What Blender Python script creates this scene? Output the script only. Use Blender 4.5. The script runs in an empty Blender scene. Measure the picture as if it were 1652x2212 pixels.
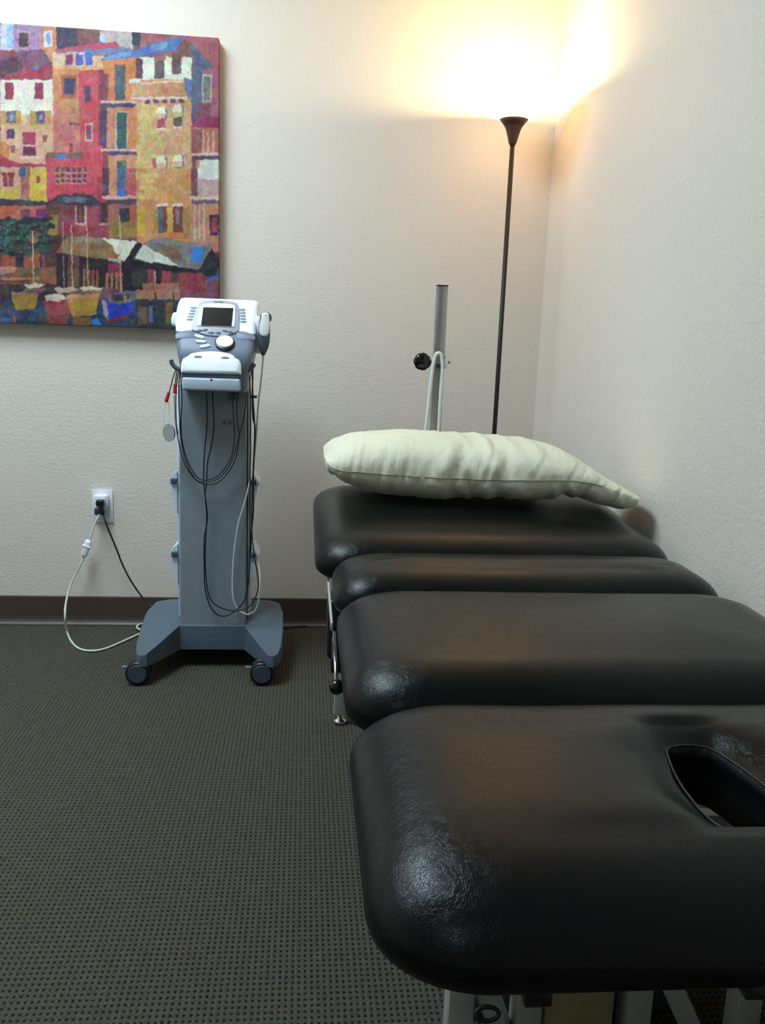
import bpy, bmesh, math, random
import numpy as np
from mathutils import Vector, Matrix, noise as mnoise

random.seed(7)
np.random.seed(7)
PI = math.pi
scene = bpy.context.scene
COL = scene.collection

# ------------------------------------------------------------------ camera
IW, IH, FPX = 1652.0, 2212.0, 1880.0
YAW, PITCH, ROLL = math.radians(5.4), math.radians(11.39), math.radians(-2.18)
CAMP = Vector((0.0, 0.0, 1.03))
_f = Vector((math.sin(YAW) * math.cos(PITCH), math.cos(YAW) * math.cos(PITCH), -math.sin(PITCH)))
_r = Vector((math.cos(YAW), -math.sin(YAW), 0))
_d = _f.cross(_r)
CR = math.cos(ROLL) * _r + math.sin(ROLL) * _d
CD = -math.sin(ROLL) * _r + math.cos(ROLL) * _d
CF = _f
cam_data = bpy.data.cameras.new('camera')
cam_data.sensor_fit = 'VERTICAL'
cam_data.sensor_height = 24.0
cam_data.lens = FPX / IH * 24.0
cam_data.clip_start = 0.02
cam = bpy.data.objects.new('camera', cam_data)
COL.objects.link(cam)
cam.matrix_world = Matrix(((CR.x, -CD.x, -CF.x, CAMP.x), (CR.y, -CD.y, -CF.y, CAMP.y),
                           (CR.z, -CD.z, -CF.z, CAMP.z), (0, 0, 0, 1)))
scene.camera = cam

# ------------------------------------------------------------------ world, exposure
world = bpy.data.worlds.new('world')
scene.world = world
world.use_nodes = True
world.node_tree.nodes['Background'].inputs[0].default_value = (0.5, 0.55, 0.6, 1)
world.node_tree.nodes['Background'].inputs[1].default_value = 0.02
scene.view_settings.view_transform = 'Standard'
scene.view_settings.look = 'None'
scene.view_settings.gamma = 1.0
scene.view_settings.use_curve_mapping = False
scene.view_settings.exposure = 0.0

# lamps of the room: fluorescent ceiling panels, one of them added (built with the ceiling) and the floor lamp (built with it)
PANEL_COLOR = (0.74, 0.945, 1.06)
PANEL_POWER = 23.0
ADDED_PANEL_POWER = 4.0
BACK_PANEL_POWER = 3.5
LAMP_COLOR = (1.0, 0.78, 0.42)
LAMP_WATT = 9.5
SHADE_GLOW = 1.4

# ------------------------------------------------------------------ measuring helpers
def ray(x, y):
    return CR * ((x - IW / 2) / FPX) + CD * ((y - IH / 2) / FPX) + CF

def atY(x, y, Y):
    d = ray(x, y); return CAMP + d * ((Y - CAMP.y) / d.y)

def atX(x, y, X):
    d = ray(x, y); return CAMP + d * ((X - CAMP.x) / d.x)

def atZ(x, y, Z):
    d = ray(x, y); return CAMP + d * ((Z - CAMP.z) / d.z)

def at_plane(x, y, p0, n):
    d = ray(x, y); return CAMP + d * ((p0 - CAMP).dot(n) / d.dot(n))

def proj_np(P):
    q = P - np.array(CAMP)
    c = q @ np.array([CR, CD, CF]).T
    return IW / 2 + FPX * c[:, 0] / c[:, 2], IH / 2 + FPX * c[:, 1] / c[:, 2]

# ------------------------------------------------------------------ materials
def lin(c):
    c = c / 255.0
    return c / 12.92 if c <= 0.04045 else ((c + 0.055) / 1.055) ** 2.4

def S(r, g, b, k=1.0):
    return (lin(r) * k, lin(g) * k, lin(b) * k, 1.0)

class NT:
    def __init__(self, name):
        self.m = bpy.data.materials.new(name)
        self.m.use_nodes = True
        self.t = self.m.node_tree
        self.b = self.t.nodes['Principled BSDF']
        self.out = self.t.nodes['Material Output']
    def n(self, typ, **kw):
        nd = self.t.nodes.new(typ)
        for k, v in kw.items():
            setattr(nd, k, v)
        return nd
    def l(self, a, b):
        self.t.links.new(a, b)
    def coord(self, scale=(1, 1, 1), which='Object'):
        tc = self.n('ShaderNodeTexCoord'); mp = self.n('ShaderNodeMapping')
        mp.inputs['Scale'].default_value = scale
        self.l(tc.outputs[which], mp.inputs[0]); return mp.outputs[0]
    def noise(self, vec, scale, detail=3, rough=0.5):
        t = self.n('ShaderNodeTexNoise')
        t.inputs['Scale'].default_value = scale; t.inputs['Detail'].default_value = detail
        t.inputs['Roughness'].default_value = rough
        self.l(vec, t.inputs['Vector']); return t.outputs['Fac']
    def math(self, op, a, b=None, c=None):
        t = self.n('ShaderNodeMath', operation=op)
        for i, v in enumerate((a, b, c)):
            if v is None: continue
            if isinstance(v, (int, float)): t.inputs[i].default_value = v
            else: self.l(v, t.inputs[i])
        return t.outputs[0]
    def ramp(self, fac, stops):
        r = self.n('ShaderNodeValToRGB'); e = r.color_ramp.elements
        while len(e) < len(stops): e.new(0.5)
        for el, (p, c) in zip(e, stops):
            el.position = p; el.color = c
        self.l(fac, r.inputs[0]); return r.outputs[0]
    def bump(self, h, strength, dist):
        b = self.n('ShaderNodeBump')
        b.inputs['Strength'].default_value = strength; b.inputs['Distance'].default_value = dist
        self.l(h, b.inputs['Height']); self.l(b.outputs[0], self.b.inputs['Normal']); return b

def mat(name, color, rough=0.5, metal=0.0, spec=0.5, bump=None, vary=0.06, **kw):
    m = NT(name)
    v = m.coord()
    f = m.noise(v, 35, 3)
    c0 = tuple(x * (1 - vary) for x in color[:3]) + (1,)
    c1 = tuple(min(1, x * (1 + vary)) for x in color[:3]) + (1,)
    m.l(m.ramp(f, [(0.3, c0), (0.7, c1)]), m.b.inputs['Base Color'])
    m.b.inputs['Roughness'].default_value = rough
    m.b.inputs['Metallic'].default_value = metal
    m.b.inputs['Specular IOR Level'].default_value = spec
    for k, val in kw.items():
        m.b.inputs[k.replace('_', ' ')].default_value = val
    if bump:
        m.bump(m.noise(v, bump[0], 3), bump[1], bump[2])
    return m.m

def wall_mat(name, color):
    m = NT(name)
    v = m.coord()
    big = m.noise(v, 1.4, 2)
    c0 = tuple(x * 0.97 for x in color[:3]) + (1,)
    m.l(m.ramp(big, [(0.3, c0), (0.7, color)]), m.b.inputs['Base Color'])
    n1 = m.noise(v, 95, 4, 0.55)
    n2 = m.noise(v, 240, 2, 0.5)
    h = m.math('ADD', m.math('SMOOTHSTEP' if False else 'MULTIPLY', n1, 1.0), m.math('MULTIPLY', n2, 0.35))
    m.bump(h, 0.38, 0.006)
    m.b.inputs['Roughness'].default_value = 0.55
    m.b.inputs['Specular IOR Level'].default_value = 0.3
    return m.m

def vinyl_mat():
    m = NT('black vinyl')
    v = m.coord()
    m.l(m.ramp(m.noise(v, 6, 3), [(0.3, (0.0035, 0.0035, 0.0038, 1)), (0.7, (0.005, 0.005, 0.0054, 1))]), m.b.inputs['Base Color'])
    vo = m.n('ShaderNodeTexVoronoi', feature='DISTANCE_TO_EDGE')
    vo.inputs['Scale'].default_value = 400
    nz = m.n('ShaderNodeTexNoise'); nz.inputs['Scale'].default_value = 60
    m.l(v, nz.inputs['Vector'])
    mx = m.n('ShaderNodeMixRGB'); mx.inputs[0].default_value = 0.02
    m.l(v, mx.inputs[1]); m.l(nz.outputs['Color'], mx.inputs[2])
    m.l(mx.outputs[0], vo.inputs['Vector'])
    cr = m.math('MINIMUM', vo.outputs['Distance'], 0.12)
    h = m.math('ADD', m.math('MULTIPLY', cr, 2.5), m.math('MULTIPLY', m.noise(v, 120, 3), 0.6))
    m.bump(h, 0.24, 0.0012)
    m.b.inputs['Roughness'].default_value = 0.265
    m.b.inputs['Specular IOR Level'].default_value = 0.2
    return m.m

CDX, CDY = 0.0103, 0.0125       # carpet loop lattice

def carpet_mat():
    m = NT('brown loop carpet')
    tc = m.n('ShaderNodeTexCoord')
    v = tc.outputs['Object']
    sx = m.n('ShaderNodeSeparateXYZ'); m.l(v, sx.inputs[0])
    cx = m.math('COSINE', m.math('MULTIPLY', sx.outputs[0], 2 * PI / CDX))
    cy = m.math('COSINE', m.math('MULTIPLY', sx.outputs[1], 2 * PI / CDY))
    d = m.math('MULTIPLY', m.math('ADD', cx, 1.0), m.math('ADD', cy, 1.0))
    dark = m.ramp(m.math('MULTIPLY', d, 0.25), [(0.35, (0, 0, 0, 1)), (0.72, (1, 1, 1, 1))])  # darker yarn dots at the loop holes, hole shade put into the colour
    n1 = m.noise(v, 55, 4, 0.7)
    n2 = m.noise(v, 300, 2, 0.6)
    base = m.ramp(n1, [(0.25, S(66, 62, 53)), (0.45, S(84, 78, 66)), (0.55, S(78, 77, 71)), (0.75, S(98, 88, 68))])
    mul = m.n('ShaderNodeMixRGB', blend_type='MULTIPLY'); mul.inputs[0].default_value = 1.0
    m.l(base, mul.inputs[1])
    m.l(m.ramp(n2, [(0.3, (0.7, 0.7, 0.7, 1)), (0.7, (1.25, 1.25, 1.25, 1))]), mul.inputs[2])
    mx = m.n('ShaderNodeMixRGB'); m.l(dark, mx.inputs[0]); m.l(mul.outputs[0], mx.inputs[1])
    mx.inputs[2].default_value = S(38, 32, 28)
    m.l(mx.outputs[0], m.b.inputs['Base Color'])
    m.b.inputs['Roughness'].default_value = 0.95
    m.b.inputs['Specular IOR Level'].default_value = 0.1
    m.bump(n2, 0.5, 0.002)
    return m.m

M = {}
M['wall'] = wall_mat('cream textured wall paint', S(228, 217, 206))
M['ceiling'] = mat('white ceiling', S(200, 200, 196), 0.9)
M['carpet'] = carpet_mat()
M['base'] = mat('brown vinyl baseboard', S(74, 60, 54), 0.5)
M['base_toe'] = mat('baseboard toe', S(105, 92, 86), 0.45)
M['vinyl'] = vinyl_mat()
M['welt'] = mat('black welt', (0.012, 0.012, 0.013, 1), 0.5)
M['frame'] = mat('light grey painted steel', S(178, 182, 180), 0.4)
M['beige'] = mat('beige painted column', S(165, 152, 122), 0.45)
M['chrome'] = mat('chrome', (0.75, 0.76, 0.77, 1), 0.14, 1.0)
M['steel'] = mat('brushed steel', (0.42, 0.41, 0.40, 1), 0.33, 1.0)
M['whitetube'] = mat('white enamel tube', S(222, 226, 224), 0.25)
M['blackplastic'] = mat('black plastic', (0.008, 0.008, 0.009, 1), 0.35)
M['blackgloss'] = mat('gloss black knob', (0.004, 0.004, 0.004, 1), 0.12)
M['cord'] = mat('black cord', (0.008, 0.008, 0.009, 1), 0.5)
M['lampmetal'] = mat('dark bronze lamp metal', S(30, 25, 24), 0.5, 0.2)
M['lampcup_lit'] = mat('lamplit bronze cup', S(78, 50, 38), 0.5, 0.1)  # browner than the pole: lamplight on the cup put into the colour
M['white'] = mat('white plastic', S(246, 249, 252), 0.35, vary=0.02)
M['whitecord'] = mat('white cord', S(214, 216, 208), 0.45)
M['slate'] = mat('slate grey plastic', S(112, 122, 140), 0.45)
M['slatedark'] = mat('dark slate plastic', S(72, 84, 96), 0.5)
M['slatebase'] = mat('slate base plastic', S(84, 98, 112), 0.5)
M['column'] = mat('grey column', S(134, 144, 152), 0.45)
M['drawer'] = mat('pale blue grey plastic', S(176, 190, 206), 0.45)
M['lilac'] = mat('lilac grey bezel', S(166, 168, 182), 0.4)
M['softkey'] = mat('pale grey key', S(170, 180, 186), 0.45)
M['key'] = mat('pale aqua key', S(200, 216, 220), 0.4)
M['darkkey'] = mat('dark grey key', S(84, 88, 98), 0.4)
M['bin'] = mat('white bin', S(214, 226, 236), 0.4)
M['red'] = mat('red plastic', S(170, 42, 34), 0.4)
M['caster'] = mat('caster black', (0.006, 0.006, 0.007, 1), 0.35)
M['castercap'] = mat('caster cap', S(62, 72, 88), 0.5)
M['brake'] = mat('brake lever', S(96, 112, 122), 0.5)
M['plate'] = mat('outlet plate', S(232, 230, 238), 0.35)
M['plug_dark'] = mat('dark outlet recess', S(50, 50, 70), 0.5)
M['disc'] = mat('electrode disc', S(150, 154, 156), 0.4)

def glass_dark():
    m = NT('lcd screen')
    v = m.coord()
    m.l(m.ramp(m.noise(v, 20, 2), [(0.3, S(30, 28, 28)), (0.7, S(44, 42, 40))]), m.b.inputs['Base Color'])
    m.b.inputs['Roughness'].default_value = 0.12
    return m.m
M['screen'] = glass_dark()

def clear_mat():
    m = NT('clear plastic')
    m.b.inputs['Base Color'].default_value = (0.85, 0.88, 0.9, 1)
    m.b.inputs['Roughness'].default_value = 0.2
    m.b.inputs['Transmission Weight'].default_value = 0.7
    v = m.coord(); m.bump(m.noise(v, 90, 2), 0.2, 0.001)
    return m.m
M['clear'] = clear_mat()

def pillow_mat():
    m = NT('cream cotton')
    v = m.coord()
    m.l(m.ramp(m.noise(v, 5, 3), [(0.3, S(216, 212, 188)), (0.7, S(226, 222, 200))]), m.b.inputs['Base Color'])
    w = m.noise(m.coord((900, 900, 900)), 1.0, 2)
    cr = m.noise(m.coord((22, 14, 9)), 1.0, 4, 0.6)
    m.bump(m.math('ADD', m.math('MULTIPLY', cr, 1.0), m.math('MULTIPLY', w, 0.05)), 0.45, 0.02)
    m.b.inputs['Roughness'].default_value = 0.85
    m.b.inputs['Specular IOR Level'].default_value = 0.2
    m.b.inputs['Sheen Weight'].default_value = 0.15
    return m.m
M['pillow'] = pillow_mat()

def emit_mat(name, color, strength):
    m = NT(name)
    e = m.n('ShaderNodeEmission')
    e.inputs[0].default_value = tuple(color) + (1,); e.inputs[1].default_value = strength
    m.l(e.outputs[0], m.out.inputs[0])
    return m.m
M['panel'] = emit_mat('fluorescent diffuser', PANEL_COLOR, PANEL_POWER)
M['added_panel'] = emit_mat('added fluorescent diffuser', PANEL_COLOR, ADDED_PANEL_POWER)
M['panel2'] = emit_mat('dimmer fluorescent diffuser', PANEL_COLOR, BACK_PANEL_POWER)

def shade_mat():
    m = NT('frosted lamp glass')
    tr = m.n('ShaderNodeBsdfTranslucent'); tr.inputs[0].default_value = (0.56, 0.42, 0.24, 1)
    df = m.n('ShaderNodeBsdfDiffuse'); df.inputs[0].default_value = (0.85, 0.8, 0.7, 1)
    em = m.n('ShaderNodeEmission'); em.inputs[0].default_value = (1.0, 0.84, 0.58, 1); em.inputs[1].default_value = SHADE_GLOW
    a = m.n('ShaderNodeMixShader'); a.inputs[0].default_value = 0.45
    m.l(tr.outputs[0], a.inputs[1]); m.l(df.outputs[0], a.inputs[2])
    b = m.n('ShaderNodeAddShader'); m.l(a.outputs[0], b.inputs[0]); m.l(em.outputs[0], b.inputs[1])
    m.l(b.outputs[0], m.out.inputs[0])
    return m.m
M['shade'] = shade_mat()
M['bulb'] = emit_mat('lamp bulb', LAMP_COLOR, 60)

# ------------------------------------------------------------------ object helpers
def tag(o, label=None, cat=None, group=None, kind=None):
    if label: o['label'] = label
    if cat: o['category'] = cat
    if group: o['group'] = group
    if kind: o['kind'] = kind
    return o

def empty(name, loc, label, cat, group=None):
    o = bpy.data.objects.new(name, None)
    o.empty_display_size = 0.05
    COL.objects.link(o); o.location = loc
    return tag(o, label, cat, group)

def origin_of(p):
    v = Vector((0, 0, 0))
    while p is not None:
        v += p.location; p = p.parent
    return v

def add(name, geo, material, parent=None, loc=None, smooth=True, angle=None):
    """geo = (verts, faces) in world coordinates -> one mesh object"""
    vs, fs = geo
    base = origin_of(parent) if parent is not None else Vector(loc or (0, 0, 0))
    me = bpy.data.meshes.new(name)
    me.from_pydata([tuple(Vector(v) - base) for v in vs], [], [tuple(f) for f in fs])
    bm = bmesh.new(); bm.from_mesh(me)
    bmesh.ops.recalc_face_normals(bm, faces=bm.faces)
    bm.to_mesh(me); bm.free()
    if smooth:
        me.polygons.foreach_set('use_smooth', [True] * len(me.polygons))
        if angle is not None:
            me.set_sharp_from_angle(angle=math.radians(angle))
    me.materials.append(material)
    o = bpy.data.objects.new(name, me); COL.objects.link(o)
    if parent is not None: o.parent = parent
    elif loc: o.location = loc
    return o

def join(*geos):
    V, F = [], []
    for v, f in geos:
        k = len(V); V += list(v); F += [[i + k for i in q] for q in f]
    return V, F

def bm_geo(bm):
    bm.verts.index_update()
    g = [v.co.copy() for v in bm.verts], [[v.index for v in f.verts] for f in bm.faces]
    bm.free(); return g

def box(x0, x1, y0, y1, z0, z1, bev=0.0, seg=2):
    bm = bmesh.new()
    bmesh.ops.create_cube(bm, size=1)
    for v in bm.verts:
        v.co = Vector(((x0 + x1) / 2 + v.co.x * (x1 - x0), (y0 + y1) / 2 + v.co.y * (y1 - y0), (z0 + z1) / 2 + v.co.z * (z1 - z0)))
    if bev:
        bmesh.ops.bevel(bm, geom=list(bm.edges), offset=bev, segments=seg, profile=0.5, affect='EDGES')
    return bm_geo(bm)

def bar(a, b, w, h, bev=0.003, up=(0, 0, 1)):
    """square tube from a to b"""
    a, b = Vector(a), Vector(b); d = (b - a); L = d.length; d.normalize()
    up = Vector(up)
    if abs(d.dot(up)) > 0.95: up = Vector((0, 1, 0))
    s = d.cross(up).normalized(); u = s.cross(d)
    V, F = box(-w / 2, w / 2, 0, L, -h / 2, h / 2, bev, 2)
    return [a + s * v.x + d * v.y + u * v.z for v in V], F

def catmull(pts, n=8):
    P = [Vector(p) for p in pts]
    if len(P) < 3: return P
    E = [P[0] * 2 - P[1]] + P + [P[-1] * 2 - P[-2]]
    out = []
    for i in range(1, len(E) - 2):
        p0, p1, p2, p3 = E[i - 1:i + 3]
        for k in range(n):
            t = k / n
            out.append(0.5 * ((2 * p1) + (p2 - p0) * t + (2 * p0 - 5 * p1 + 4 * p2 - p3) * t * t + (3 * p1 - p0 - 3 * p2 + p3) * t ** 3))
    out.append(P[-1]); return out

def tube(pts, r, seg=8, smooth_n=8, closed=False, cap=True):
    P = catmull(pts, smooth_n) if smooth_n else [Vector(p) for p in pts]
    R = r if isinstance(r, (list, tuple)) else None
    V, F = [], []
    t0 = (P[1] - P[0]).normalized()
    ref = Vector((0, 0, 1)) if abs(t0.z) < 0.9 else Vector((1, 0, 0))
    nrm = (ref - t0 * ref.dot(t0)).normalized()
    n = len(P)
    for i, p in enumerate(P):
        if closed: t = (P[(i + 1) % n] - P[i - 1]).normalized()
        else: t = (P[min(i + 1, n - 1)] - P[max(i - 1, 0)]).normalized()
        nrm = (nrm - t * nrm.dot(t)).normalized(); b = t.cross(nrm)
        rr = r if R is None else R[0] + (R[1] - R[0]) * i / (n - 1)
        for k in range(seg):
            a = 2 * PI * k / seg
            V.append(p + (nrm * math.cos(a) + b * math.sin(a)) * rr)
    m = n if closed else n - 1
    for i in range(m):
        j = (i + 1) % n
        for k in range(seg):
            F.append([i * seg + k, i * seg + (k + 1) % seg, j * seg + (k + 1) % seg, j * seg + k])
    if cap and not closed:
        F.append(list(range(seg))[::-1]); F.append([(n - 1) * seg + k for k in range(seg)])
    return V, F

def lathe(profile, center, axis=(0, 0, 1), seg=32):
    """profile: list of (radius, height along axis)"""
    ax = Vector(axis).normalized()
    ref = Vector((1, 0, 0)) if abs(ax.x) < 0.9 else Vector((0, 1, 0))
    u = (ref - ax * ref.dot(ax)).normalized(); w = ax.cross(u); c = Vector(center)
    V, F = [], []
    for r, h in profile:
        for k in range(seg):
            a = 2 * PI * k / seg
            V.append(c + ax * h + (u * math.cos(a) + w * math.sin(a)) * max(r, 1e-5))
    for i in range(len(profile) - 1):
        for k in range(seg):
            F.append([i * seg + k, i * seg + (k + 1) % seg, (i + 1) * seg + (k + 1) % seg, (i + 1) * seg + k])
    F.append(list(range(seg))[::-1]); F.append([(len(profile) - 1) * seg + k for k in range(seg)])
    return V, F

def ball(c, r, seg=20, sq=(1, 1, 1)):
    prof = [(r * math.sin(PI * i / 12), -r * math.cos(PI * i / 12)) for i in range(13)]
    V, F = lathe(prof, (0, 0, 0), (0, 0, 1), seg)
    c = Vector(c)
    return [Vector((v.x * sq[0], v.y * sq[1], v.z * sq[2])) + c for v in V], F

def prism(poly, n, thick, bev=0.0, seg=2):
    """poly: 3D points on a plane with normal n; extruded by thick along n, front rim bevelled"""
    n = Vector(n).normalized()
    P = [Vector(p) for p in poly]; k = len(P)
    c = sum(P, Vector()) / k
    V = list(P); F = [list(range(k))[::-1]]
    rings = [(0, thick - bev)] + ([(bev * (1 - math.cos(PI / 2 * i / seg)), thick - bev + bev * math.sin(PI / 2 * i / seg)) for i in range(1, seg + 1)] if bev else [])
    prev = list(range(k))
    size = sum((p - c).length for p in P) / k
    for ins, h in rings:
        cur = []
        for p in P:
            cur.append(len(V)); V.append(c + (p - c) * (1 - ins / size) + n * h)
        for i in range(k):
            F.append([prev[i], prev[(i + 1) % k], cur[(i + 1) % k], cur[i]])
        prev = cur
    F.append(prev)
    return V, F

def ell_px(cx, cy, rx, ry, rot=0, n=24, e=1.0):
    out = []
    for i in range(n):
        a = 2 * PI * i / n
        ca, sa = math.cos(a), math.sin(a)
        x = rx * math.copysign(abs(ca) ** e, ca); y = ry * math.copysign(abs(sa) ** e, sa)
        out.append((cx + x * math.cos(rot) - y * math.sin(rot), cy + x * math.sin(rot) + y * math.cos(rot)))
    return out

def rrect(x0, x1, y0, y1, r, per=10, side=14):
    """rounded rectangle outline, counter-clockwise, fixed point count"""
    pts = []
    cs = [(x1 - r, y1 - r, 0), (x0 + r, y1 - r, PI / 2), (x0 + r, y0 + r, PI), (x1 - r, y0 + r, 1.5 * PI)]
    for i, (cx, cy, a0) in enumerate(cs):
        arc = [(cx + r * math.cos(a0 + PI / 2 * k / per), cy + r * math.sin(a0 + PI / 2 * k / per)) for k in range(per + 1)]
        pts += arc
        nx, ny, na = cs[(i + 1) % 4]
        q = (nx + r * math.cos(na), ny + r * math.sin(na)); p = arc[-1]
        for k in range(1, side):
            t = k / side; pts.append((p[0] + (q[0] - p[0]) * t, p[1] + (q[1] - p[1]) * t))
    return pts

# ------------------------------------------------------------------ room shell
BACK, RIGHT, LEFT, FRONT, CEIL = 3.0, 0.805, -2.5, -2.6, 2.55
T = 0.12
tag(add('wall_back', box(LEFT - T, RIGHT + T, BACK, BACK + T, -0.05, CEIL + 0.05), M['wall'], smooth=False), kind='structure')
tag(add('wall_right', box(RIGHT, RIGHT + T, FRONT - T, BACK, -0.05, CEIL + 0.05), M['wall'], smooth=False), kind='structure')
tag(add('wall_left', box(LEFT - T, LEFT, FRONT - T, BACK, -0.05, CEIL + 0.05), M['wall'], smooth=False), kind='structure')
tag(add('wall_front', box(LEFT, RIGHT, FRONT - T, FRONT, -0.05, CEIL + 0.05), M['wall'], smooth=False), kind='structure')
tag(add('ceiling', box(LEFT, RIGHT, FRONT, BACK, CEIL, CEIL + 0.05), M['ceiling'], smooth=False), kind='structure')

def build_floor():
    x0, y0 = -1.25, 0.62
    nx = int((RIGHT - x0) / (CDX / 3)); ny = int((BACK - y0) / (CDY / 3))
    ix0 = round(x0 / (CDX / 3) / 3) * 3; iy0 = round(y0 / (CDY / 3) / 3) * 3
    I = np.arange(nx + 1) + ix0; J = np.arange(ny + 1) + iy0
    X, Y = np.meshgrid(I * CDX / 3, J * CDY / 3)
    hole = ((I % 3 == 0)[None, :]) & ((J % 3 == 0)[:, None])
    ridge = ((I % 3 == 0)[None, :]) ^ ((J % 3 == 0)[:, None])
    Z = np.random.uniform(-0.0008, 0.0, X.shape)
    Z[ridge] -= 0.0012
    Z[hole] -= 0.0045
    edge = np.zeros_like(hole); edge[0, :] = edge[-1, :] = True; edge[:, 0] = edge[:, -1] = True
    X = X + np.where(edge, 0, np.random.uniform(-0.0007, 0.0007, X.shape))
    Y = Y + np.where(edge, 0, np.random.uniform(-0.0009, 0.0009, X.shape))
    Z[edge] = 0
    V = np.stack([X, Y, Z], -1).reshape(-1, 3)
    a = (np.arange(ny)[:, None] * (nx + 1) + np.arange(nx)[None, :]).reshape(-1)
    Q = np.stack([a, a + 1, a + nx + 2, a + nx + 1], 1)
    gx0, gx1, gy0, gy1 = X[0, 0], X[0, -1], Y[0, 0], Y[-1, 0]
    k = len(V)
    ext = [(LEFT, FRONT), (RIGHT, FRONT), (RIGHT, gy0), (gx0, gy0), (LEFT, gy0), (LEFT, BACK), (gx0, BACK), (gx0, gy1), (RIGHT, BACK), (gx1, gy1), (gx1, gy0), (RIGHT, gy1)]
    V = np.concatenate([V, np.array([(x, y, 0.0) for x, y in ext])])
    low = np.array([(LEFT, FRONT, -0.06), (RIGHT, FRONT, -0.06), (RIGHT, BACK, -0.06), (LEFT, BACK, -0.06)])
    V = np.concatenate([V, low]); b = k + len(ext)
    quads = [(k, k + 1, k + 2, k + 4), (k + 4, k + 3, k + 6, k + 5), (k + 7, k + 9, k + 8, k + 6), (k + 10, k + 2, k + 11, k + 9), (b + 3, b + 2, b + 1, b)]
    Q = np.concatenate([Q, np.array(quads)])
    me = bpy.data.meshes.new('floor')
    me.vertices.add(len(V)); me.vertices.foreach_set('co', V.reshape(-1).astype(np.float32))
    me.loops.add(len(Q) * 4); me.loops.foreach_set('vertex_index', Q.reshape(-1).astype(np.int32))
    me.polygons.add(len(Q)); me.polygons.foreach_set('loop_start', np.arange(len(Q), dtype=np.int32) * 4)
    me.update(calc_edges=True)
    me.materials.append(M['carpet'])
    o = bpy.data.objects.new('floor', me); COL.objects.link(o)
    return tag(o, kind='structure')
build_floor()

def cove(name, a, b, inward):
    """vinyl cove base: flat strip with a curved toe, from a to b along the wall foot"""
    a, b, n = Vector(a), Vector(b), Vector(inward)
    prof = [(0.0005, 0.0), (0.014, 0.0), (0.0135, 0.004), (0.009, 0.010), (0.005, 0.018), (0.0035, 0.030), (0.0035, 0.100), (0.0015, 0.103), (0.0005, 0.103)]
    V = [p + n * d + Vector((0, 0, h)) for p in (a, b) for d, h in prof]
    k = len(prof)
    body = [[i, i + 1, k + i + 1, k + i] for i in range(k - 1)] + [list(range(k)), list(range(k, 2 * k))]
    o = add(name, (V, body), M['base'], smooth=False)
    o.data.materials.append(M['base_toe'])
    for p in o.data.polygons:
        zc = sum(o.data.vertices[i].co.z for i in p.vertices) / len(p.vertices)
        if len(p.vertices) == 4 and zc < 0.011: p.material_index = 1
    return tag(o, kind='structure')
cove('baseboard_back', (LEFT, BACK, 0), (RIGHT - 0.0145, BACK, 0), (0, -1, 0))
cove('baseboard_right', (RIGHT, FRONT, 0), (RIGHT, BACK - 0.0005, 0), (-1, 0, 0))

# fluorescent troffers in the ceiling
def troffer(x, y, label, pm='panel'):
    w, l = 0.3, 0.6
    t = empty('ceiling_light', (x, y, CEIL), label, 'ceiling light', 'fluorescent panels in the ceiling')
    fr = []
    for (a, b, c, d) in ((-w - .03, w + .03, -l - .03, -l), (-w - .03, w + .03, l, l + .03), (-w - .03, -w, -l, l), (w, w + .03, -l, l)):
        fr.append(box(x + a, x + b, y + c, y + d, CEIL - 0.022, CEIL - 0.0005, 0.003))
    add('frame', join(*fr), M['white'], t)
    add('diffuser', box(x - w, x + w, y - l, y + l, CEIL - 0.014, CEIL - 0.001), M[pm], t, smooth=False)
troffer(-2.0, 1.65, 'added white fluorescent ceiling panel nearest the left wall', 'added_panel')  # unseen panel added for highlights along the cushions' left edges
troffer(-0.88, 1.85, 'white fluorescent ceiling panel above the machine')
troffer(-0.75, -0.9, 'white fluorescent ceiling panel at the near end of the room', 'panel2')

# ------------------------------------------------------------------ painting
def value_noise(h, w, cell):
    gh, gw = int(h / cell) + 3, int(w / cell) + 3
    g = np.random.rand(gh, gw)
    yy = np.arange(h) / cell; xx = np.arange(w) / cell
    yi = yy.astype(int); xi = xx.astype(int); fy = (yy - yi)[:, None]; fx = (xx - xi)[None, :]
    fy = fy * fy * (3 - 2 * fy); fx = fx * fx * (3 - 2 * fx)
    a = g[yi][:, xi]; b = g[yi][:, xi + 1]; c = g[yi + 1][:, xi]; d = g[yi + 1][:, xi + 1]
    return a * (1 - fy) * (1 - fx) + b * (1 - fy) * fx + c * fy * (1 - fx) + d * fy * fx

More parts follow.
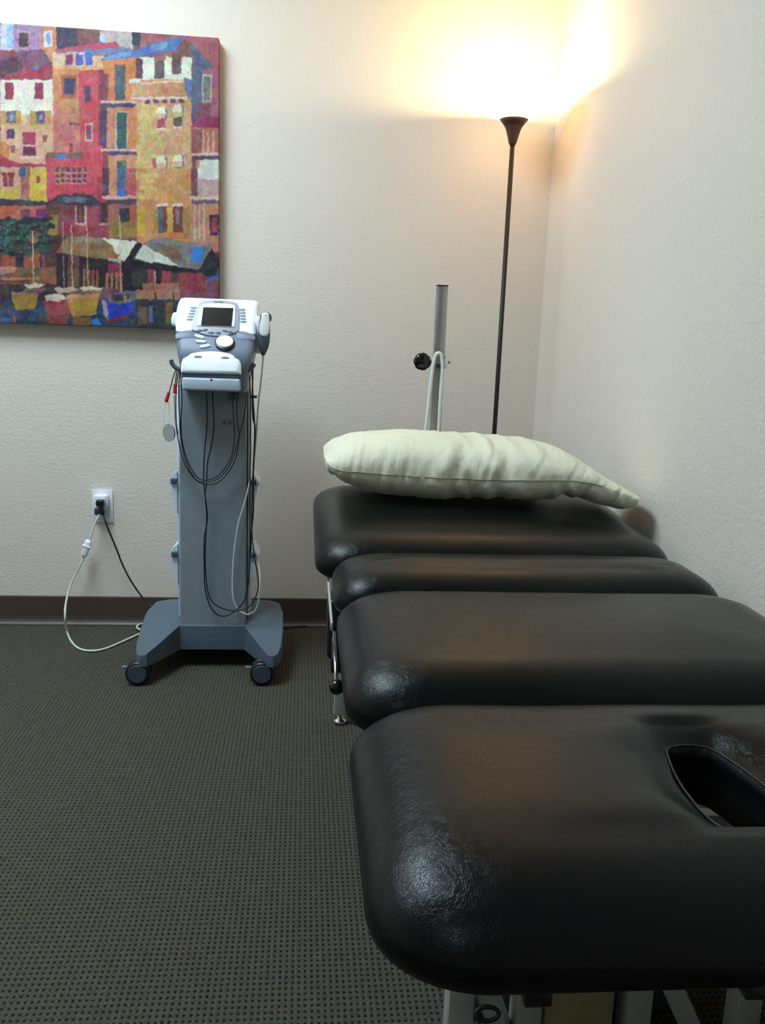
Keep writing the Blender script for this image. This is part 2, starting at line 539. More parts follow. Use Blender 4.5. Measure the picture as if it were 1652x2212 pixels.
class Picture:
    """the harbour picture, drawn with brush shapes in canvas units"""
    def __init__(s, w, h, sup=2):
        s.k = sup; s.W, s.H = int(w * sup), int(h * sup)
        s.a = np.zeros((s.H, s.W, 3)); s.a[:] = (118, 72, 84)
        s.oy = 0; s.sc = 3.304
        s.tone = 1.0
    def T(s, p):
        return (p[0] / s.sc * s.k, (p[1] / s.sc + s.oy) * s.k)
    def poly(s, pts, col, var=14):
        P = np.array([s.T(p) for p in pts])
        x0, y0 = np.floor(P.min(0)).astype(int) - 1; x1, y1 = np.ceil(P.max(0)).astype(int) + 1
        x0, y0 = max(x0, 0), max(y0, 0); x1, y1 = min(x1, s.W), min(y1, s.H)
        if x1 <= x0 or y1 <= y0: return
        X, Y = np.meshgrid(np.arange(x0, x1) + .5, np.arange(y0, y1) + .5)
        wob = value_noise(y1 - y0, x1 - x0, 7) - .5
        wob2 = value_noise(y1 - y0, x1 - x0, 5) - .5
        X = X + wob * 3.0; Y = Y + wob2 * 3.0
        ins = np.zeros(X.shape, bool); n = len(P)
        for i in range(n):
            ax, ay = P[i]; bx, by = P[(i + 1) % n]
            if ay == by: continue
            c = ((ay > Y) != (by > Y)) & (X < (bx - ax) * (Y - ay) / (by - ay) + ax)
            ins ^= c
        st = (value_noise(y1 - y0, x1 - x0, 10) - .5) * 1.3 + (value_noise(y1 - y0, x1 - x0, 4) - .5)
        hue = np.stack([value_noise(y1 - y0, x1 - x0, 14) - .5 for _ in range(3)], -1)
        c = np.array(col)[None, None] + st[..., None] * var + hue * var * 1.2
        s.a[y0:y1, x0:x1][ins] = c[ins]
    def rect(s, x0, y0, x1, y1, col, var=14):
        s.poly([(x0, y0), (x1, y0), (x1, y1), (x0, y1)], col, var)
    def line(s, x0, y0, x1, y1, w, col):
        dx, dy = x1 - x0, y1 - y0; L = math.hypot(dx, dy); nx, ny = -dy / L * w / 2, dx / L * w / 2
        s.poly([(x0 + nx, y0 + ny), (x1 + nx, y1 + ny), (x1 - nx, y1 - ny), (x0 - nx, y0 - ny)], col, 6)
    def dabs(s, x0, y0, x1, y1, n, cols, r0, r1):
        for _ in range(n):
            x, y = random.uniform(x0, x1), random.uniform(y0, y1); r = random.uniform(r0, r1); a = random.uniform(0, 3)
            s.poly([(x + r * math.cos(a + k) * random.uniform(.6, 1), y + r * .7 * math.sin(a + k) * random.uniform(.6, 1)) for k in (0, .9, 1.8, 2.7, 3.6, 4.5, 5.4)], random.choice(cols), 10)

def draw_harbour():
    p = Picture(480, 720)
    # ---- upper half: stacked houses
    p.oy = 30
    R, Pp = p.rect, p.poly
    R(0, 60, 110, 260, (200, 198, 212)); R(45, 70, 98, 240, (160, 186, 216))
    R(95, 70, 292, 335, (164, 126, 160)); R(130, 130, 196, 238, (76, 52, 62)); R(125, 120, 205, 132, (190, 160, 170))
    R(290, 80, 402, 345, (203, 128, 92)); R(312, 118, 372, 235, (212, 200, 192)); R(328, 130, 358, 222, (140, 152, 200))
    R(400, 90, 565, 255, (66, 56, 76)); R(550, 100, 725, 215, (132, 76, 78)); R(710, 110, 945, 255, (190, 170, 164))
    R(712, 132, 745, 195, (185, 200, 225)); R(940, 110, 1035, 225, (56, 46, 66)); R(1000, 110, 1570, 720, (168, 88, 98))
    Pp([(0, 280), (120, 262), (300, 250), (375, 350), (375, 400), (0, 480)], (126, 76, 98)); Pp([(0, 330), (110, 300), (160, 380), (0, 460)], (92, 54, 72))
    Pp([(0, 262), (100, 255), (110, 275), (0, 300)], (150, 70, 80))
    Pp([(0, 465), (200, 385), (290, 372), (375, 366), (375, 452), (20, 478)], (168, 60, 76)); R(212, 368, 275, 400, (96, 116, 170))
    R(0, 466, 378, 725, (228, 214, 196)); R(0, 715, 378, 1075, (218, 166, 132)); R(0, 640, 378, 700, (235, 224, 208))
    for x in (35, 245): R(x, 488, x + 60, 606, (148, 54, 76))
    for x, q in ((0, 45), (215, 255)):
        R(x, 690, x + 148, 790, (194, 146, 84)); R(q, 692, q + 62, 776, (98, 84, 124)); R(q + 20, 720, q + 50, 760, (150, 150, 170))
    R(45, 822, 100, 892, (100, 64, 96)); R(160, 845, 252, 1008, (166, 60, 82)); R(160, 932, 254, 942, (226, 196, 180)); R(138, 1012, 278, 1032, (226, 192, 172))
    R(165, 950, 250, 1005, (120, 60, 80)); R(304, 858, 338, 912, (150, 84, 62)); R(74, 940, 106, 992, (142, 92, 80))
    Pp([(0, 900), (70, 935), (70, 1065), (0, 1065)], (206, 126, 66)); Pp([(0, 1010), (120, 1060), (330, 1072), (320, 1092), (0, 1092)], (172, 66, 76))
    R(0, 1092, 330, 1240, (216, 168, 134)); R(8, 1128, 44, 1240, (142, 60, 72)); R(54, 1128, 96, 1240, (142, 60, 72)); R(134, 1094, 186, 1240, (72, 104, 134)); R(190, 1094, 214, 1240, (150, 110, 90))
    R(214, 1102, 332, 1240, (212, 172, 74)); R(255, 1160, 282, 1200, (150, 60, 60))
    # orange house
    R(374, 262, 740, 400, (218, 172, 140)); R(374, 380, 575, 1005, (208, 134, 92)); R(384, 640, 575, 1005, (206, 116, 108)); R(420, 620, 560, 780, (200, 130, 90))
    Pp([(374, 252), (700, 204), (830, 198), (850, 236), (700, 252), (400, 272)], (190, 72, 88)); Pp([(398, 268), (700, 244), (895, 232), (940, 250), (720, 302), (560, 268), (400, 284)], (116, 118, 158))
    R(465, 288, 516, 366, (126, 62, 98)); R(540, 284, 592, 362, (82, 94, 168)); R(604, 278, 658, 362, (74, 98, 190)); R(374, 372, 730, 392, (222, 160, 110))
    R(438, 430, 545, 602, (172, 86, 74)); R(455, 458, 532, 572, (62, 58, 96)); R(490, 668, 566, 770, (190, 120, 95)); R(492, 915, 516, 1000, (130, 80, 70)); R(496, 775, 572, 790, (130, 60, 80))
    # red tower
    Pp([(556, 400), (722, 394), (722, 1240), (600, 1240), (570, 1000)], (203, 76, 88)); R(700, 396, 762, 1240, (152, 66, 82)); R(714, 610, 768, 962, (86, 62, 92)); R(690, 940, 730, 1240, (206, 80, 84))
    R(598, 512, 642, 622, (82, 62, 92)); R(602, 778, 660, 912, (206, 176, 176)); R(612, 790, 650, 898, (146, 62, 102))
    Pp([(326, 1012), (600, 1004), (622, 1240), (326, 1240)], (203, 72, 88)); R(330, 985, 590, 1030, (134, 92, 84)); R(398, 998, 472, 1032, (92, 112, 172))
    # orange tall house
    Pp([(720, 315), (995, 300), (985, 625), (760, 625), (740, 400)], (214, 126, 74)); R(760, 655, 985, 968, (208, 132, 98)); R(770, 1005, 985, 1240, (208, 136, 100)); R(900, 680, 985, 960, (214, 128, 76)); R(725, 420, 770, 600, (140, 70, 80))
    R(818, 362, 892, 610, (92, 84, 84)); R(826, 370, 856, 604, (72, 104, 112)); R(820, 692, 912, 966, (206, 174, 160)); R(832, 702, 904, 962, (68, 92, 94)); R(836, 1046, 900, 1240, (102, 104, 84)); R(836, 1044, 870, 1150, (74, 84, 84))
    for y, x1 in ((620, 1025), (962, 1020)):
        R(714, y, x1, y + 16, (224, 174, 158)); R(762, y + 20, x1 - 6, y + 44, (84, 64, 98))
    # blue roof
    Pp([(724, 316), (845, 270), (960, 258), (1100, 200), (1315, 158), (1368, 205), (1270, 252), (960, 312), (730, 324)], (78, 110, 172)); Pp([(730, 312), (850, 272), (940, 262), (940, 300), (740, 322)], (104, 140, 200)); Pp([(1080, 215), (1200, 188), (1180, 240), (1060, 270)], (120, 136, 182))
    # main ochre house
    R(975, 588, 1364, 1240, (208, 158, 112)); p.dabs(985, 640, 1110, 1240, 110, [(216, 186, 112), (210, 176, 108), (218, 170, 112)], 16, 46); p.dabs(1090, 820, 1200, 960, 14, [(212, 180, 112)], 14, 34); R(1240, 860, 1364, 1000, (216, 160, 122))
    Pp([(1260, 245), (1315, 160), (1370, 205), (1370, 320), (1290, 300)], (132, 92, 86)); R(990, 305, 1368, 474, (228, 220, 202)); R(968, 318, 1014, 465, (96, 62, 72)); R(1100, 296, 1172, 462, (102, 78, 74)); R(1224, 276, 1290, 424, (112, 84, 78)); R(1096, 300, 1180, 330, (150, 110, 100))
    R(932, 468, 1326, 596, (206, 138, 98)); R(940, 490, 1060, 580, (212, 170, 110)); R(918, 462, 1000, 488, (228, 210, 190)); R(930, 588, 1334, 606, (226, 200, 180)); Pp([(1000, 486), (1310, 470), (1310, 484), (1000, 500)], (226, 196, 172))
    for x in range(1030, 1330, 62): R(x, 606, x + 36, 634, (104, 72, 96))
    Pp([(1310, 448), (1368, 470), (1356, 605), (1328, 592)], (104, 116, 176))
    for x, y, lo in ((1112, 660, (164, 80, 88)), (1230, 648, (96, 92, 78)), (1114, 1012, (168, 70, 82)), (1230, 1002, (60, 76, 88))):
        R(x + 8, y + 76, x + 66, y + 158, lo); Pp([(x, y + 30), (x + 14, y), (x + 54, y), (x + 68, y + 30), (x + 70, y + 84), (x, y + 88)], (230, 220, 190)); R(x, y + 50, x + 68, y + 86, (206, 178, 130)); R(x + 2, y + 152, x + 66, y + 166, (230, 206, 190)); R(x + 68, y + 10, x + 78, y + 90, (110, 100, 130))
    R(1084, 1035, 1112, 1152, (190, 84, 88))
    # right slate house
    Pp([(1364, 208), (1524, 380), (1480, 396), (1500, 730), (1364, 770)], (84, 92, 118)); R(1440, 396, 1570, 730, (164, 90, 104)); R(1438, 430, 1510, 625, (180, 160, 165)); R(1450, 445, 1498, 615, (112, 112, 112)); R(1400, 640, 1500, 760, (130, 70, 90))
    R(1364, 800, 1570, 1000, (186, 112, 92)); Pp([(1350, 806), (1400, 742), (1500, 714), (1570, 738), (1570, 814)], (150, 52, 88)); R(1364, 820, 1440, 990, (150, 80, 80))
    for x in (1440, 1476, 1514): R(x, 830, x + 14, 990, (216, 160, 130))
    R(1360, 988, 1570, 1010, (222, 180, 160)); R(1376, 1012, 1570, 1046, (98, 78, 108)); R(1364, 1042, 1412, 1240, (132, 72, 78)); R(1408, 1040, 1570, 1176, (224, 224, 210)); R(1410, 1165, 1570, 1240, (194, 156, 146)); R(1395, 1042, 1420, 1150, (190, 130, 110))
    # ---- lower half
    p.oy = 380
    R(0, 0, 150, 165, (216, 160, 126)); R(20, 0, 50, 74, (146, 62, 76)); R(58, 0, 96, 74, (146, 62, 76)); R(0, 92, 130, 155, (208, 174, 74)); R(146, 0, 214, 170, (172, 112, 92)); R(208, 0, 338, 188, (212, 172, 68)); R(258, 0, 284, 50, (150, 70, 60))
    R(330, 0, 694, 165, (203, 68, 88)); R(690, 0, 735, 200, (170, 60, 78))
    for y in (-60, -18, 24): R(396, y - 4, 612, y + 30, (112, 58, 62))
    for y in (-30, 12, 48): R(392, y, 618, y + 10, (206, 140, 132))
    for x in range(420, 612, 40): R(x, -60, x + 10, 48, (190, 110, 110))
    R(0, 195, 400, 320, (192, 98, 72)); R(330, 190, 450, 490, (108, 64, 62)); R(255, 232, 328, 335, (112, 56, 112)); R(150, 238, 212, 300, (112, 52, 84)); R(344, 276, 412, 440, (162, 114, 58))
    R(428, 176, 790, 440, (152, 58, 74)); R(440, 200, 520, 320, (130, 60, 70)); R(534, 190, 612, 350, (206, 150, 140)); R(544, 196, 600, 335, (74, 52, 62)); R(560, 210, 575, 330, (150, 60, 60)); R(714, 190, 766, 345, (74, 48, 60)); R(700, 335, 790, 350, (200, 140, 130))
    R(770, 165, 985, 445, (164, 90, 70)); R(772, 310, 975, 440, (152, 116, 60)); R(848, 232, 924, 328, (60, 50, 62)); R(728, -60, 776, 142, (90, 58, 78)); R(776, -60, 985, 150, (206, 136, 108)); R(834, -60, 902, 152, (84, 100, 140)); R(838, 88, 884, 146, (84, 116, 204)); R(900, -60, 970, 150, (190, 86, 84))
    R(728, 138, 985, 166, (220, 170, 146)); Pp([(760, 168), (990, 160), (1022, 178), (1000, 202), (765, 198)], (90, 68, 88))
    Pp([(0, 158), (200, 176), (340, 182), (420, 132), (560, 122), (660, 138), (724, 196), (700, 214), (400, 202), (200, 212), (0, 208)], (70, 58, 68)); Pp([(440, 150), (560, 145), (640, 160), (600, 190), (460, 185)], (96, 104, 124))
    R(975, -60, 1364, 490, (208, 144, 90)); p.dabs(985, -50, 1110, 160, 36, [(216, 184, 106), (212, 170, 104)], 16, 46); R(975, 236, 1032, 424, (208, 168, 54)); R(1080, 380, 1364, 450, (206, 126, 84)); R(1194, 230, 1236, 400, (212, 166, 66)); R(1302, 230, 1352, 440, (176, 128, 76))
    for x in (1122, 1234):
        R(x, 212, x + 68, 398, (122, 64, 66)); R(x - 6, 196, x + 72, 216, (228, 208, 192))
    R(1124, 216, 1152, 396, (72, 104, 112)); R(1252, 240, 1276, 340, (164, 118, 118)); R(1096, 230, 1124, 380, (176, 136, 60))
    R(1360, -60, 1412, 145, (132, 72, 78)); R(1408, -60, 1570, 30, (222, 220, 206)); R(1408, 20, 1570, 150, (196, 160, 150)); R(1360, 150, 1570, 540, (192, 134, 108)); R(1352, 142, 1570, 166, (222, 180, 160)); R(1364, 170, 1570, 196, (104, 84, 108))
    for x in (1380, 1416, 1444): R(x, 196, x + 12, 460, (216, 170, 150))
    R(1470, 220, 1570, 440, (200, 130, 100)); R(1494, 278, 1556, 424, (52, 46, 78)); R(1508, 300, 1546, 400, (164, 62, 82))
    # quay and shade
    R(0, 420, 470, 690, (86, 54, 52)); R(8, 536, 112, 656, (164, 74, 50)); R(162, 556, 284, 690, (166, 78, 54)); R(106, 536, 166, 700, (46, 36, 46)); R(282, 560, 330, 720, (60, 44, 50)); R(296, 560, 320, 650, (150, 50, 70))
    p.dabs(-20, 300, 360, 560, 150, [(40, 56, 56), (34, 48, 52), (52, 70, 66), (60, 84, 78), (30, 40, 48)], 18, 44)
    p.dabs(0, 330, 330, 540, 50, [(74, 106, 94), (88, 120, 108), (60, 92, 84)], 8, 22)
    p.dabs(200, 400, 260, 480, 8, [(140, 76, 54)], 10, 24)
    R(0, 650, 480, 790, (122, 82, 64)); Pp([(0, 645), (120, 650), (100, 690), (0, 700)], (190, 132, 108)); R(0, 720, 400, 740, (178, 120, 90)); R(0, 742, 200, 760, (120, 50, 48)); R(0, 770, 480, 880, (66, 46, 52))
    Pp([(300, 660), (440, 740), (430, 780), (280, 740)], (150, 90, 70))
    R(400, 540, 885, 800, (50, 34, 42)); R(870, 590, 1560, 830, (32, 28, 38)); R(480, 570, 560, 790, (110, 74, 56))
    R(768, 620, 852, 720, (152, 58, 78)); R(1052, 664, 1108, 775, (156, 54, 72)); R(1150, 676, 1214, 780, (158, 54, 74)); R(1098, 680, 1112, 770, (190, 150, 130)); R(1212, 690, 1272, 790, (86, 70, 50))
    for x in range(590, 710, 30): R(x, random.randint(650, 690), x + 20, 800, (150, 92, 66))
    for x in (750, 785, 820, 850): R(x, 690, x + 22, 805, (172, 116, 84))
    R(1268, 690, 1490, 856, (152, 56, 72)); R(1470, 650, 1570, 770, (72, 92, 152)); R(1480, 740, 1570, 870, (120, 70, 90)); R(940, 660, 1050, 800, (52, 56, 44))
    R(1012, 764, 1274, 850, (166, 112, 82)); R(960, 812, 1280, 892, (172, 120, 92)); R(1290, 830, 1570, 905, (128, 82, 100)); R(1100, 830, 1112, 890, (70, 50, 50)); R(1230, 830, 1242, 890, (70, 50, 50))
    # boathouse roofs
    Pp([(472, 424), (720, 440), (978, 466), (884, 612), (640, 580), (400, 546)], (142, 112, 72)); Pp([(560, 428), (730, 440), (700, 480), (540, 460)], (150, 128, 120)); Pp([(720, 440), (978, 466), (890, 604), (840, 590), (800, 500)], (224, 220, 198)); Pp([(740, 500), (850, 560), (830, 600), (730, 580)], (152, 104, 64)); Pp([(760, 575), (850, 590), (860, 625), (770, 600)], (200, 160, 150))
    Pp([(1020, 480), (1100, 438), (1300, 462), (1508, 490), (1420, 668), (1180, 630), (940, 596)], (128, 118, 118)); Pp([(1020, 484), (1070, 510), (1290, 646), (960, 592)], (224, 220, 198)); Pp([(1110, 478), (1250, 510), (1320, 620), (1200, 570)], (136, 98, 76)); Pp([(1100, 440), (1500, 490), (1490, 520), (1090, 470)], (150, 134, 140)); Pp([(1368, 508), (1462, 500), (1440, 612), (1358, 604)], (58, 126, 208)); Pp([(1418, 668), (1508, 512), (1556, 590), (1545, 705), (1470, 720)], (38, 42, 48)); Pp([(884, 612), (978, 466), (1016, 480), (940, 596), (900, 640)], (36, 30, 40))
    # water and boats
    R(0, 880, 1570, 1120, (52, 64, 86)); p.dabs(0, 900, 1560, 1090, 120, [(60, 84, 118), (44, 54, 76), (84, 74, 90), (72, 66, 60), (48, 78, 112)], 14, 46)
    R(980, 880, 1250, 1080, (60, 58, 66)); R(1180, 900, 1230, 1050, (130, 100, 60)); R(1090, 900, 1150, 1080, (44, 50, 66)); R(1060, 920, 1090, 1040, (110, 110, 150)); R(980, 930, 1050, 1060, (112, 90, 64))
    Pp([(78, 838), (270, 832), (252, 944), (108, 956)], (168, 128, 58)); Pp([(78, 830), (275, 822), (268, 850), (82, 858)], (170, 120, 84)); Pp([(168, 776), (240, 764), (324, 772), (270, 796), (190, 800)], (216, 192, 170)); Pp([(180, 800), (330, 790), (300, 830), (150, 836)], (120, 90, 84))
    Pp([(298, 884), (486, 868), (500, 978), (346, 996)], (168, 62, 68)); Pp([(310, 850), (420, 836), (480, 868), (420, 892), (330, 888)], (216, 196, 176)); Pp([(375, 796), (520, 790), (560, 815), (420, 836)], (196, 160, 146))
    Pp([(470, 866), (706, 852), (684, 984), (512, 1012)], (188, 138, 62)); Pp([(466, 842), (712, 830), (706, 866), (476, 876)], (200, 142, 84)); Pp([(555, 796), (640, 784), (742, 796), (700, 820), (590, 822)], (218, 196, 172)); Pp([(560, 820), (730, 806), (720, 836), (560, 848)], (136, 100, 88))
    Pp([(746, 892), (962, 886), (930, 990), (770, 1024)], (40, 62, 184)); Pp([(756, 846), (860, 820), (972, 818), (968, 880), (900, 912), (780, 908)], (116, 110, 116)); Pp([(790, 850), (930, 840), (920, 880), (800, 888)], (78, 66, 74)); Pp([(756, 1020), (930, 986), (910, 1010), (760, 1042)], (136, 54, 66)); Pp([(720, 880), (752, 880), (772, 1020), (740, 990)], (150, 150, 170)); R(880, 850, 900, 900, (170, 130, 110))
    Pp([(640, 1018), (700, 1020), (718, 1060), (660, 1066)], (48, 122, 218))
    Pp([(330, 1000), (490, 990), (480, 1060), (340, 1066)], (128, 66, 60)); Pp([(512, 1012), (650, 1000), (640, 1080), (530, 1090)], (130, 102, 58)); R(0, 1010, 80, 1060, (64, 100, 160)); R(90, 1000, 110, 1060, (160, 110, 90))
    for x, y0, y1, w in ((447, 330, 800, 5), (506, 345, 785, 9), (614, 215, 785, 7), (852, 280, 826, 8), (228, 390, 770, 8)):
        p.line(x, y0, x + 8, y1, w, (206, 172, 138))
    # ---- finish: brush drag, softening, strokes
    a = p.a
    yy, xx = np.mgrid[0:p.H, 0:p.W]
    for cell, amp in ((18, 2.6), (7, 1.5), (3, 0.9)):
        dx = (value_noise(p.H, p.W, cell) - .5) * 2 * amp
        dy = (value_noise(p.H, p.W, cell) - .5) * 2 * amp * 1.3
        a = a[np.clip(yy + dy, 0, p.H - 1).astype(int), np.clip(xx + dx, 0, p.W - 1).astype(int)]
        for ax in (0, 1):
            a = (np.roll(a, 1, ax) + a * 2 + np.roll(a, -1, ax)) / 4
    def strokes(cw, ch):
        g = value_noise(int(p.H / ch) + 2, int(p.W / cw) + 2, 1.0)
        return g[(yy / ch).astype(int), (xx / cw).astype(int)]
    st = (strokes(3, 14) - .5) * 20 + (strokes(12, 3) - .5) * 12
    for ax in (0, 1):
        st = (np.roll(st, 1, ax) + st * 2 + np.roll(st, -1, ax)) / 4
    hue = np.stack([value_noise(p.H, p.W, c) - .5 for c in (22, 26, 18)], -1) * 28
    a = a + st[..., None] + hue + (value_noise(p.H, p.W, 50) - .5)[..., None] * 24
    lum = a.mean(-1, keepdims=True)
    a = lum + (a - lum) * 0.93
    return np.clip(a, 12, 250), p.k

def build_painting():
    yf, yb = 2.955, 2.997
    tr = atY(472, 82, yf); bl = atY(200, 704, yf)
    x1, z1, z0 = tr.x, tr.z, bl.z
    x0 = x1 - 0.92
    n = 400
    xs = np.linspace(x0, x1, n); zs = np.linspace(z0, z1, n)
    X, Z = np.meshgrid(xs, zs)
    P = np.stack([X.ravel(), np.full(X.size, yf), Z.ravel()], 1)
    # canvas units: the picture's own rectangle spread over the canvas (both measured on the photograph)
    u, v = proj_np(P)
    img, k = draw_harbour()
    u = np.abs(u)
    ui = np.clip(u * k, 0, img.shape[1] - 1).astype(int); vi = np.clip(v * k, 46 * k, 713 * k).astype(int)
    c = img[vi, ui] / 255.0
    c = np.where(c <= 0.04045, c / 12.92, ((c + 0.055) / 1.055) ** 2.4) * PAINT_GAIN
    idx = np.arange(n * n).reshape(n, n)
    Q = np.stack([idx[:-1, :-1], idx[:-1, 1:], idx[1:, 1:], idx[1:, :-1]], -1).reshape(-1, 4)
    rim = np.concatenate([idx[0, :], idx[1:, -1], idx[-1, :-1][::-1], idx[1:-1, 0][::-1]])
    m = len(rim)
    PB = P[rim].copy(); PB[:, 1] = yb
    allP = np.concatenate([P, PB]); allC = np.concatenate([c, c[rim] * 0.8])
    b = n * n + np.arange(m)
    side = np.stack([rim, b, np.roll(b, -1), np.roll(rim, -1)], 1)
    base = np.array([(x0 + x1) / 2, yb, z0])
    V = allP - base
    Q = np.concatenate([Q, side])
    me = bpy.data.meshes.new('canvas_painting')
    me.vertices.add(len(V)); me.vertices.foreach_set('co', V.reshape(-1).astype(np.float32))
    tot = len(Q) * 4 + m
    me.loops.add(tot); me.loops.foreach_set('vertex_index', np.concatenate([Q.reshape(-1), b[::-1]]).astype(np.int32))
    me.polygons.add(len(Q) + 1); me.polygons.foreach_set('loop_start', (np.arange(len(Q) + 1) * 4).astype(np.int32))
    me.update(calc_edges=True)
    at = me.color_attributes.new('paint', 'FLOAT_COLOR', 'POINT')
    at.data.foreach_set('color', np.concatenate([allC, np.ones((len(allC), 1))], 1).reshape(-1).astype(np.float32))
    mt = NT('painted canvas')
    ca = mt.n('ShaderNodeVertexColor', layer_name='paint')
    mt.l(ca.outputs[0], mt.b.inputs['Base Color'])
    mt.b.inputs['Roughness'].default_value = 0.55
    mt.b.inputs['Specular IOR Level'].default_value = 0.3
    mt.bump(mt.noise(mt.coord((60, 60, 150)), 3, 3), 0.3, 0.002)
    me.materials.append(mt.m)
    o = bpy.data.objects.new('canvas_painting', me); COL.objects.link(o)
    o.location = base
    tag(o, 'unframed canvas painting of colourful harbour houses and boats on the wall', 'painting')
PAINT_GAIN = 0.74
build_painting()

# ------------------------------------------------------------------ treatment table
TC = Vector((0.408, 1.25, 0.0))
table = empty('treatment_table', TC, 'black padded treatment table in sections on a pale steel frame', 'treatment table')
ZT = 0.63

def cushion_geo(x0, x1, y0, y1, ztop, th, r=0.055, ew=0.075, eh=0.05, hole=None, crown=0.006, tilt=0.0):
    def inset(d):
        rr = max(r - d, r * (1 - d / (ew * 4)), 0.004)
        return rrect(x0 + d, x1 - d, y0 + d, y1 - d, rr, 10, 14 if hole is None else 44)
    zb = ztop - th
    rings = []
    for d, z in ((0.03, zb), (0.010, zb + 0.001), (0.003, zb + 0.008), (0.0005, zb + 0.016)):
        rings.append([(x, y, z) for x, y in inset(d)])
    ns = 10
    for i in range(ns + 1):
        a = PI / 2 * i / ns
        d = ew * (1 - math.cos(a)); z = ztop - eh + eh * math.sin(a)
        rings.append([(x, y, z) for x, y in inset(d)])
    last = inset(ew)
    cx, cy = (x0 + x1) / 2, (y0 + y1) / 2
    if hole is None:
        for t in (0.15, 0.35, 0.55, 0.75, 0.9, 1.0):
            z = ztop + crown * math.sin(PI / 2 * t)
            fl_ = max((x1 - x0) - (y1 - y0), 0) * 0.45
            rings.append([(x + (min(max(x, cx - fl_), cx + fl_) - x) * t, y + (cy - y) * t, z) for x, y in last])
        V = [Vector(p) for rg in rings for p in rg]
        N = len(rings[0]); F = []
        for i in range(len(rings) - 1):
            for k in range(N):
                F.append([i * N + k, i * N + (k + 1) % N, (i + 1) * N + (k + 1) % N, (i + 1) * N + k])
        F.append(list(range(N))[::-1])
    else:
        N = len(last)
        H = len(hole); hc = (sum(p[0] for p in hole) / H, sum(p[1] for p in hole) / H)
        # resample hole outline by direction so that it lines up with the outer outline
        dense = []
        for i in range(H):
            a, b = hole[i], hole[(i + 1) % H]
            for k in range(60):
                dense.append((a[0] + (b[0] - a[0]) * k / 60, a[1] + (b[1] - a[1]) * k / 60))
        ang = [math.atan2(p[1] - hc[1], p[0] - hc[0]) for p in dense]
        A = np.array(ang)
        inner = []
        for x, y in last:
            t = math.atan2(y - hc[1], x - hc[0])
            dd = np.abs((A - t + PI) % (2 * PI) - PI); inner.append(dense[int(dd.argmin())])
        for t in (0.15, 0.3, 0.45, 0.6, 0.72, 0.82, 0.89, 0.94, 0.975, 1.0):
            rg = []
            for (x, y), (hx, hy) in zip(last, inner):
                px, py = x + (hx - x) * t, y + (hy - y) * t
                dist = math.hypot(px - hx, py - hy)
                rg.append((px, py, ztop + crown * math.sin(PI * t) * 0.8 - 0.018 * math.exp(-(dist / 0.035) ** 2)))
            rings.append(rg)
        rings.append([(hx, hy, ztop - 0.035) for hx, hy in inner])
        rings.append([(hx + (hc[0] - hx) * 0.03, hy + (hc[1] - hy) * 0.03, zb) for hx, hy in inner])
        V = [Vector(p) for rg in rings for p in rg]; F = []
        L = len(rings)
        for i in range(L):
            j = (i + 1) % L
            for k in range(N):
                F.append([i * N + k, i * N + (k + 1) % N, j * N + (k + 1) % N, j * N + k])
    for v in V:
        if tilt: v.z += (v.y - y0) * tilt
        v.z += 0.0012 * mnoise.noise(Vector((v.x * 7, v.y * 7, v.z * 7)))
    bm = bmesh.new()
    bv = [bm.verts.new(v) for v in V]
    for f in F: bm.faces.new([bv[i] for i in f])
    bmesh.ops.remove_doubles(bm, verts=bm.verts, dist=0.0004)
    bmesh.ops.dissolve_degenerate(bm, edges=bm.edges, dist=0.0003)
    return bm_geo(bm)

XL, XR = 0.057, 0.766
# face opening: straight far edge, rounded sides closing towards the near end
hole_l = [atZ(x, y, ZT - 0.014) for x, y in [(1470, 1605), (1437, 1612), (1452, 1655), (1470, 1690), (1515, 1748), (1550, 1778), (1600, 1802)]]
hx_c = TC.x + 0.006
left_side = [(p.x, p.y) for p in hole_l]
hole = left_side + [(2 * hx_c - x, y) for x, y in reversed(left_side)]
def smooth_closed(pts, it=2):
    for _ in range(it):
        q = []
        for i in range(len(pts)):
            a, b = pts[i], pts[(i + 1) % len(pts)]
            q.append((a[0] * .8 + b[0] * .2, a[1] * .8 + b[1] * .2)); q.append((a[0] * .2 + b[0] * .8, a[1] * .2 + b[1] * .8))
        pts = q
    return pts
hole = smooth_closed(hole, 2)

o = add('cushion', cushion_geo(XL, XR, 0.547, 0.965, ZT, 0.082, r=0.085, ew=0.10, eh=0.060, hole=hole, crown=0.006), M['vinyl'], table)
o['label'] = 'nearest cushion with an oval face opening'
w = tube([(x, y, ZT - 0.0165) for x, y in hole], 0.0012, 6, 0, closed=True)
add('welt', w, M['welt'], o)
add('cushion', cushion_geo(XL + 0.002, XR, 0.972, 1.408, ZT, 0.085, r=0.075, ew=0.085, eh=0.058), M['vinyl'], table)['label'] = 'long plain cushion second from the near end'
add('cushion', cushion_geo(XL + 0.002, XR - 0.004, 1.415, 1.652, ZT, 0.08, r=0.06, ew=0.075, eh=0.055), M['vinyl'], table)['label'] = 'narrow cushion third from the near end'
add('cushion', cushion_geo(XL - 0.029, XR + 0.008, 1.660, 2.235, ZT + 0.002, 0.085, r=0.075, ew=0.085, eh=0.055, tilt=0.06), M['vinyl'], table)['label'] = 'farthest cushion, raised at the far end under the pillow'

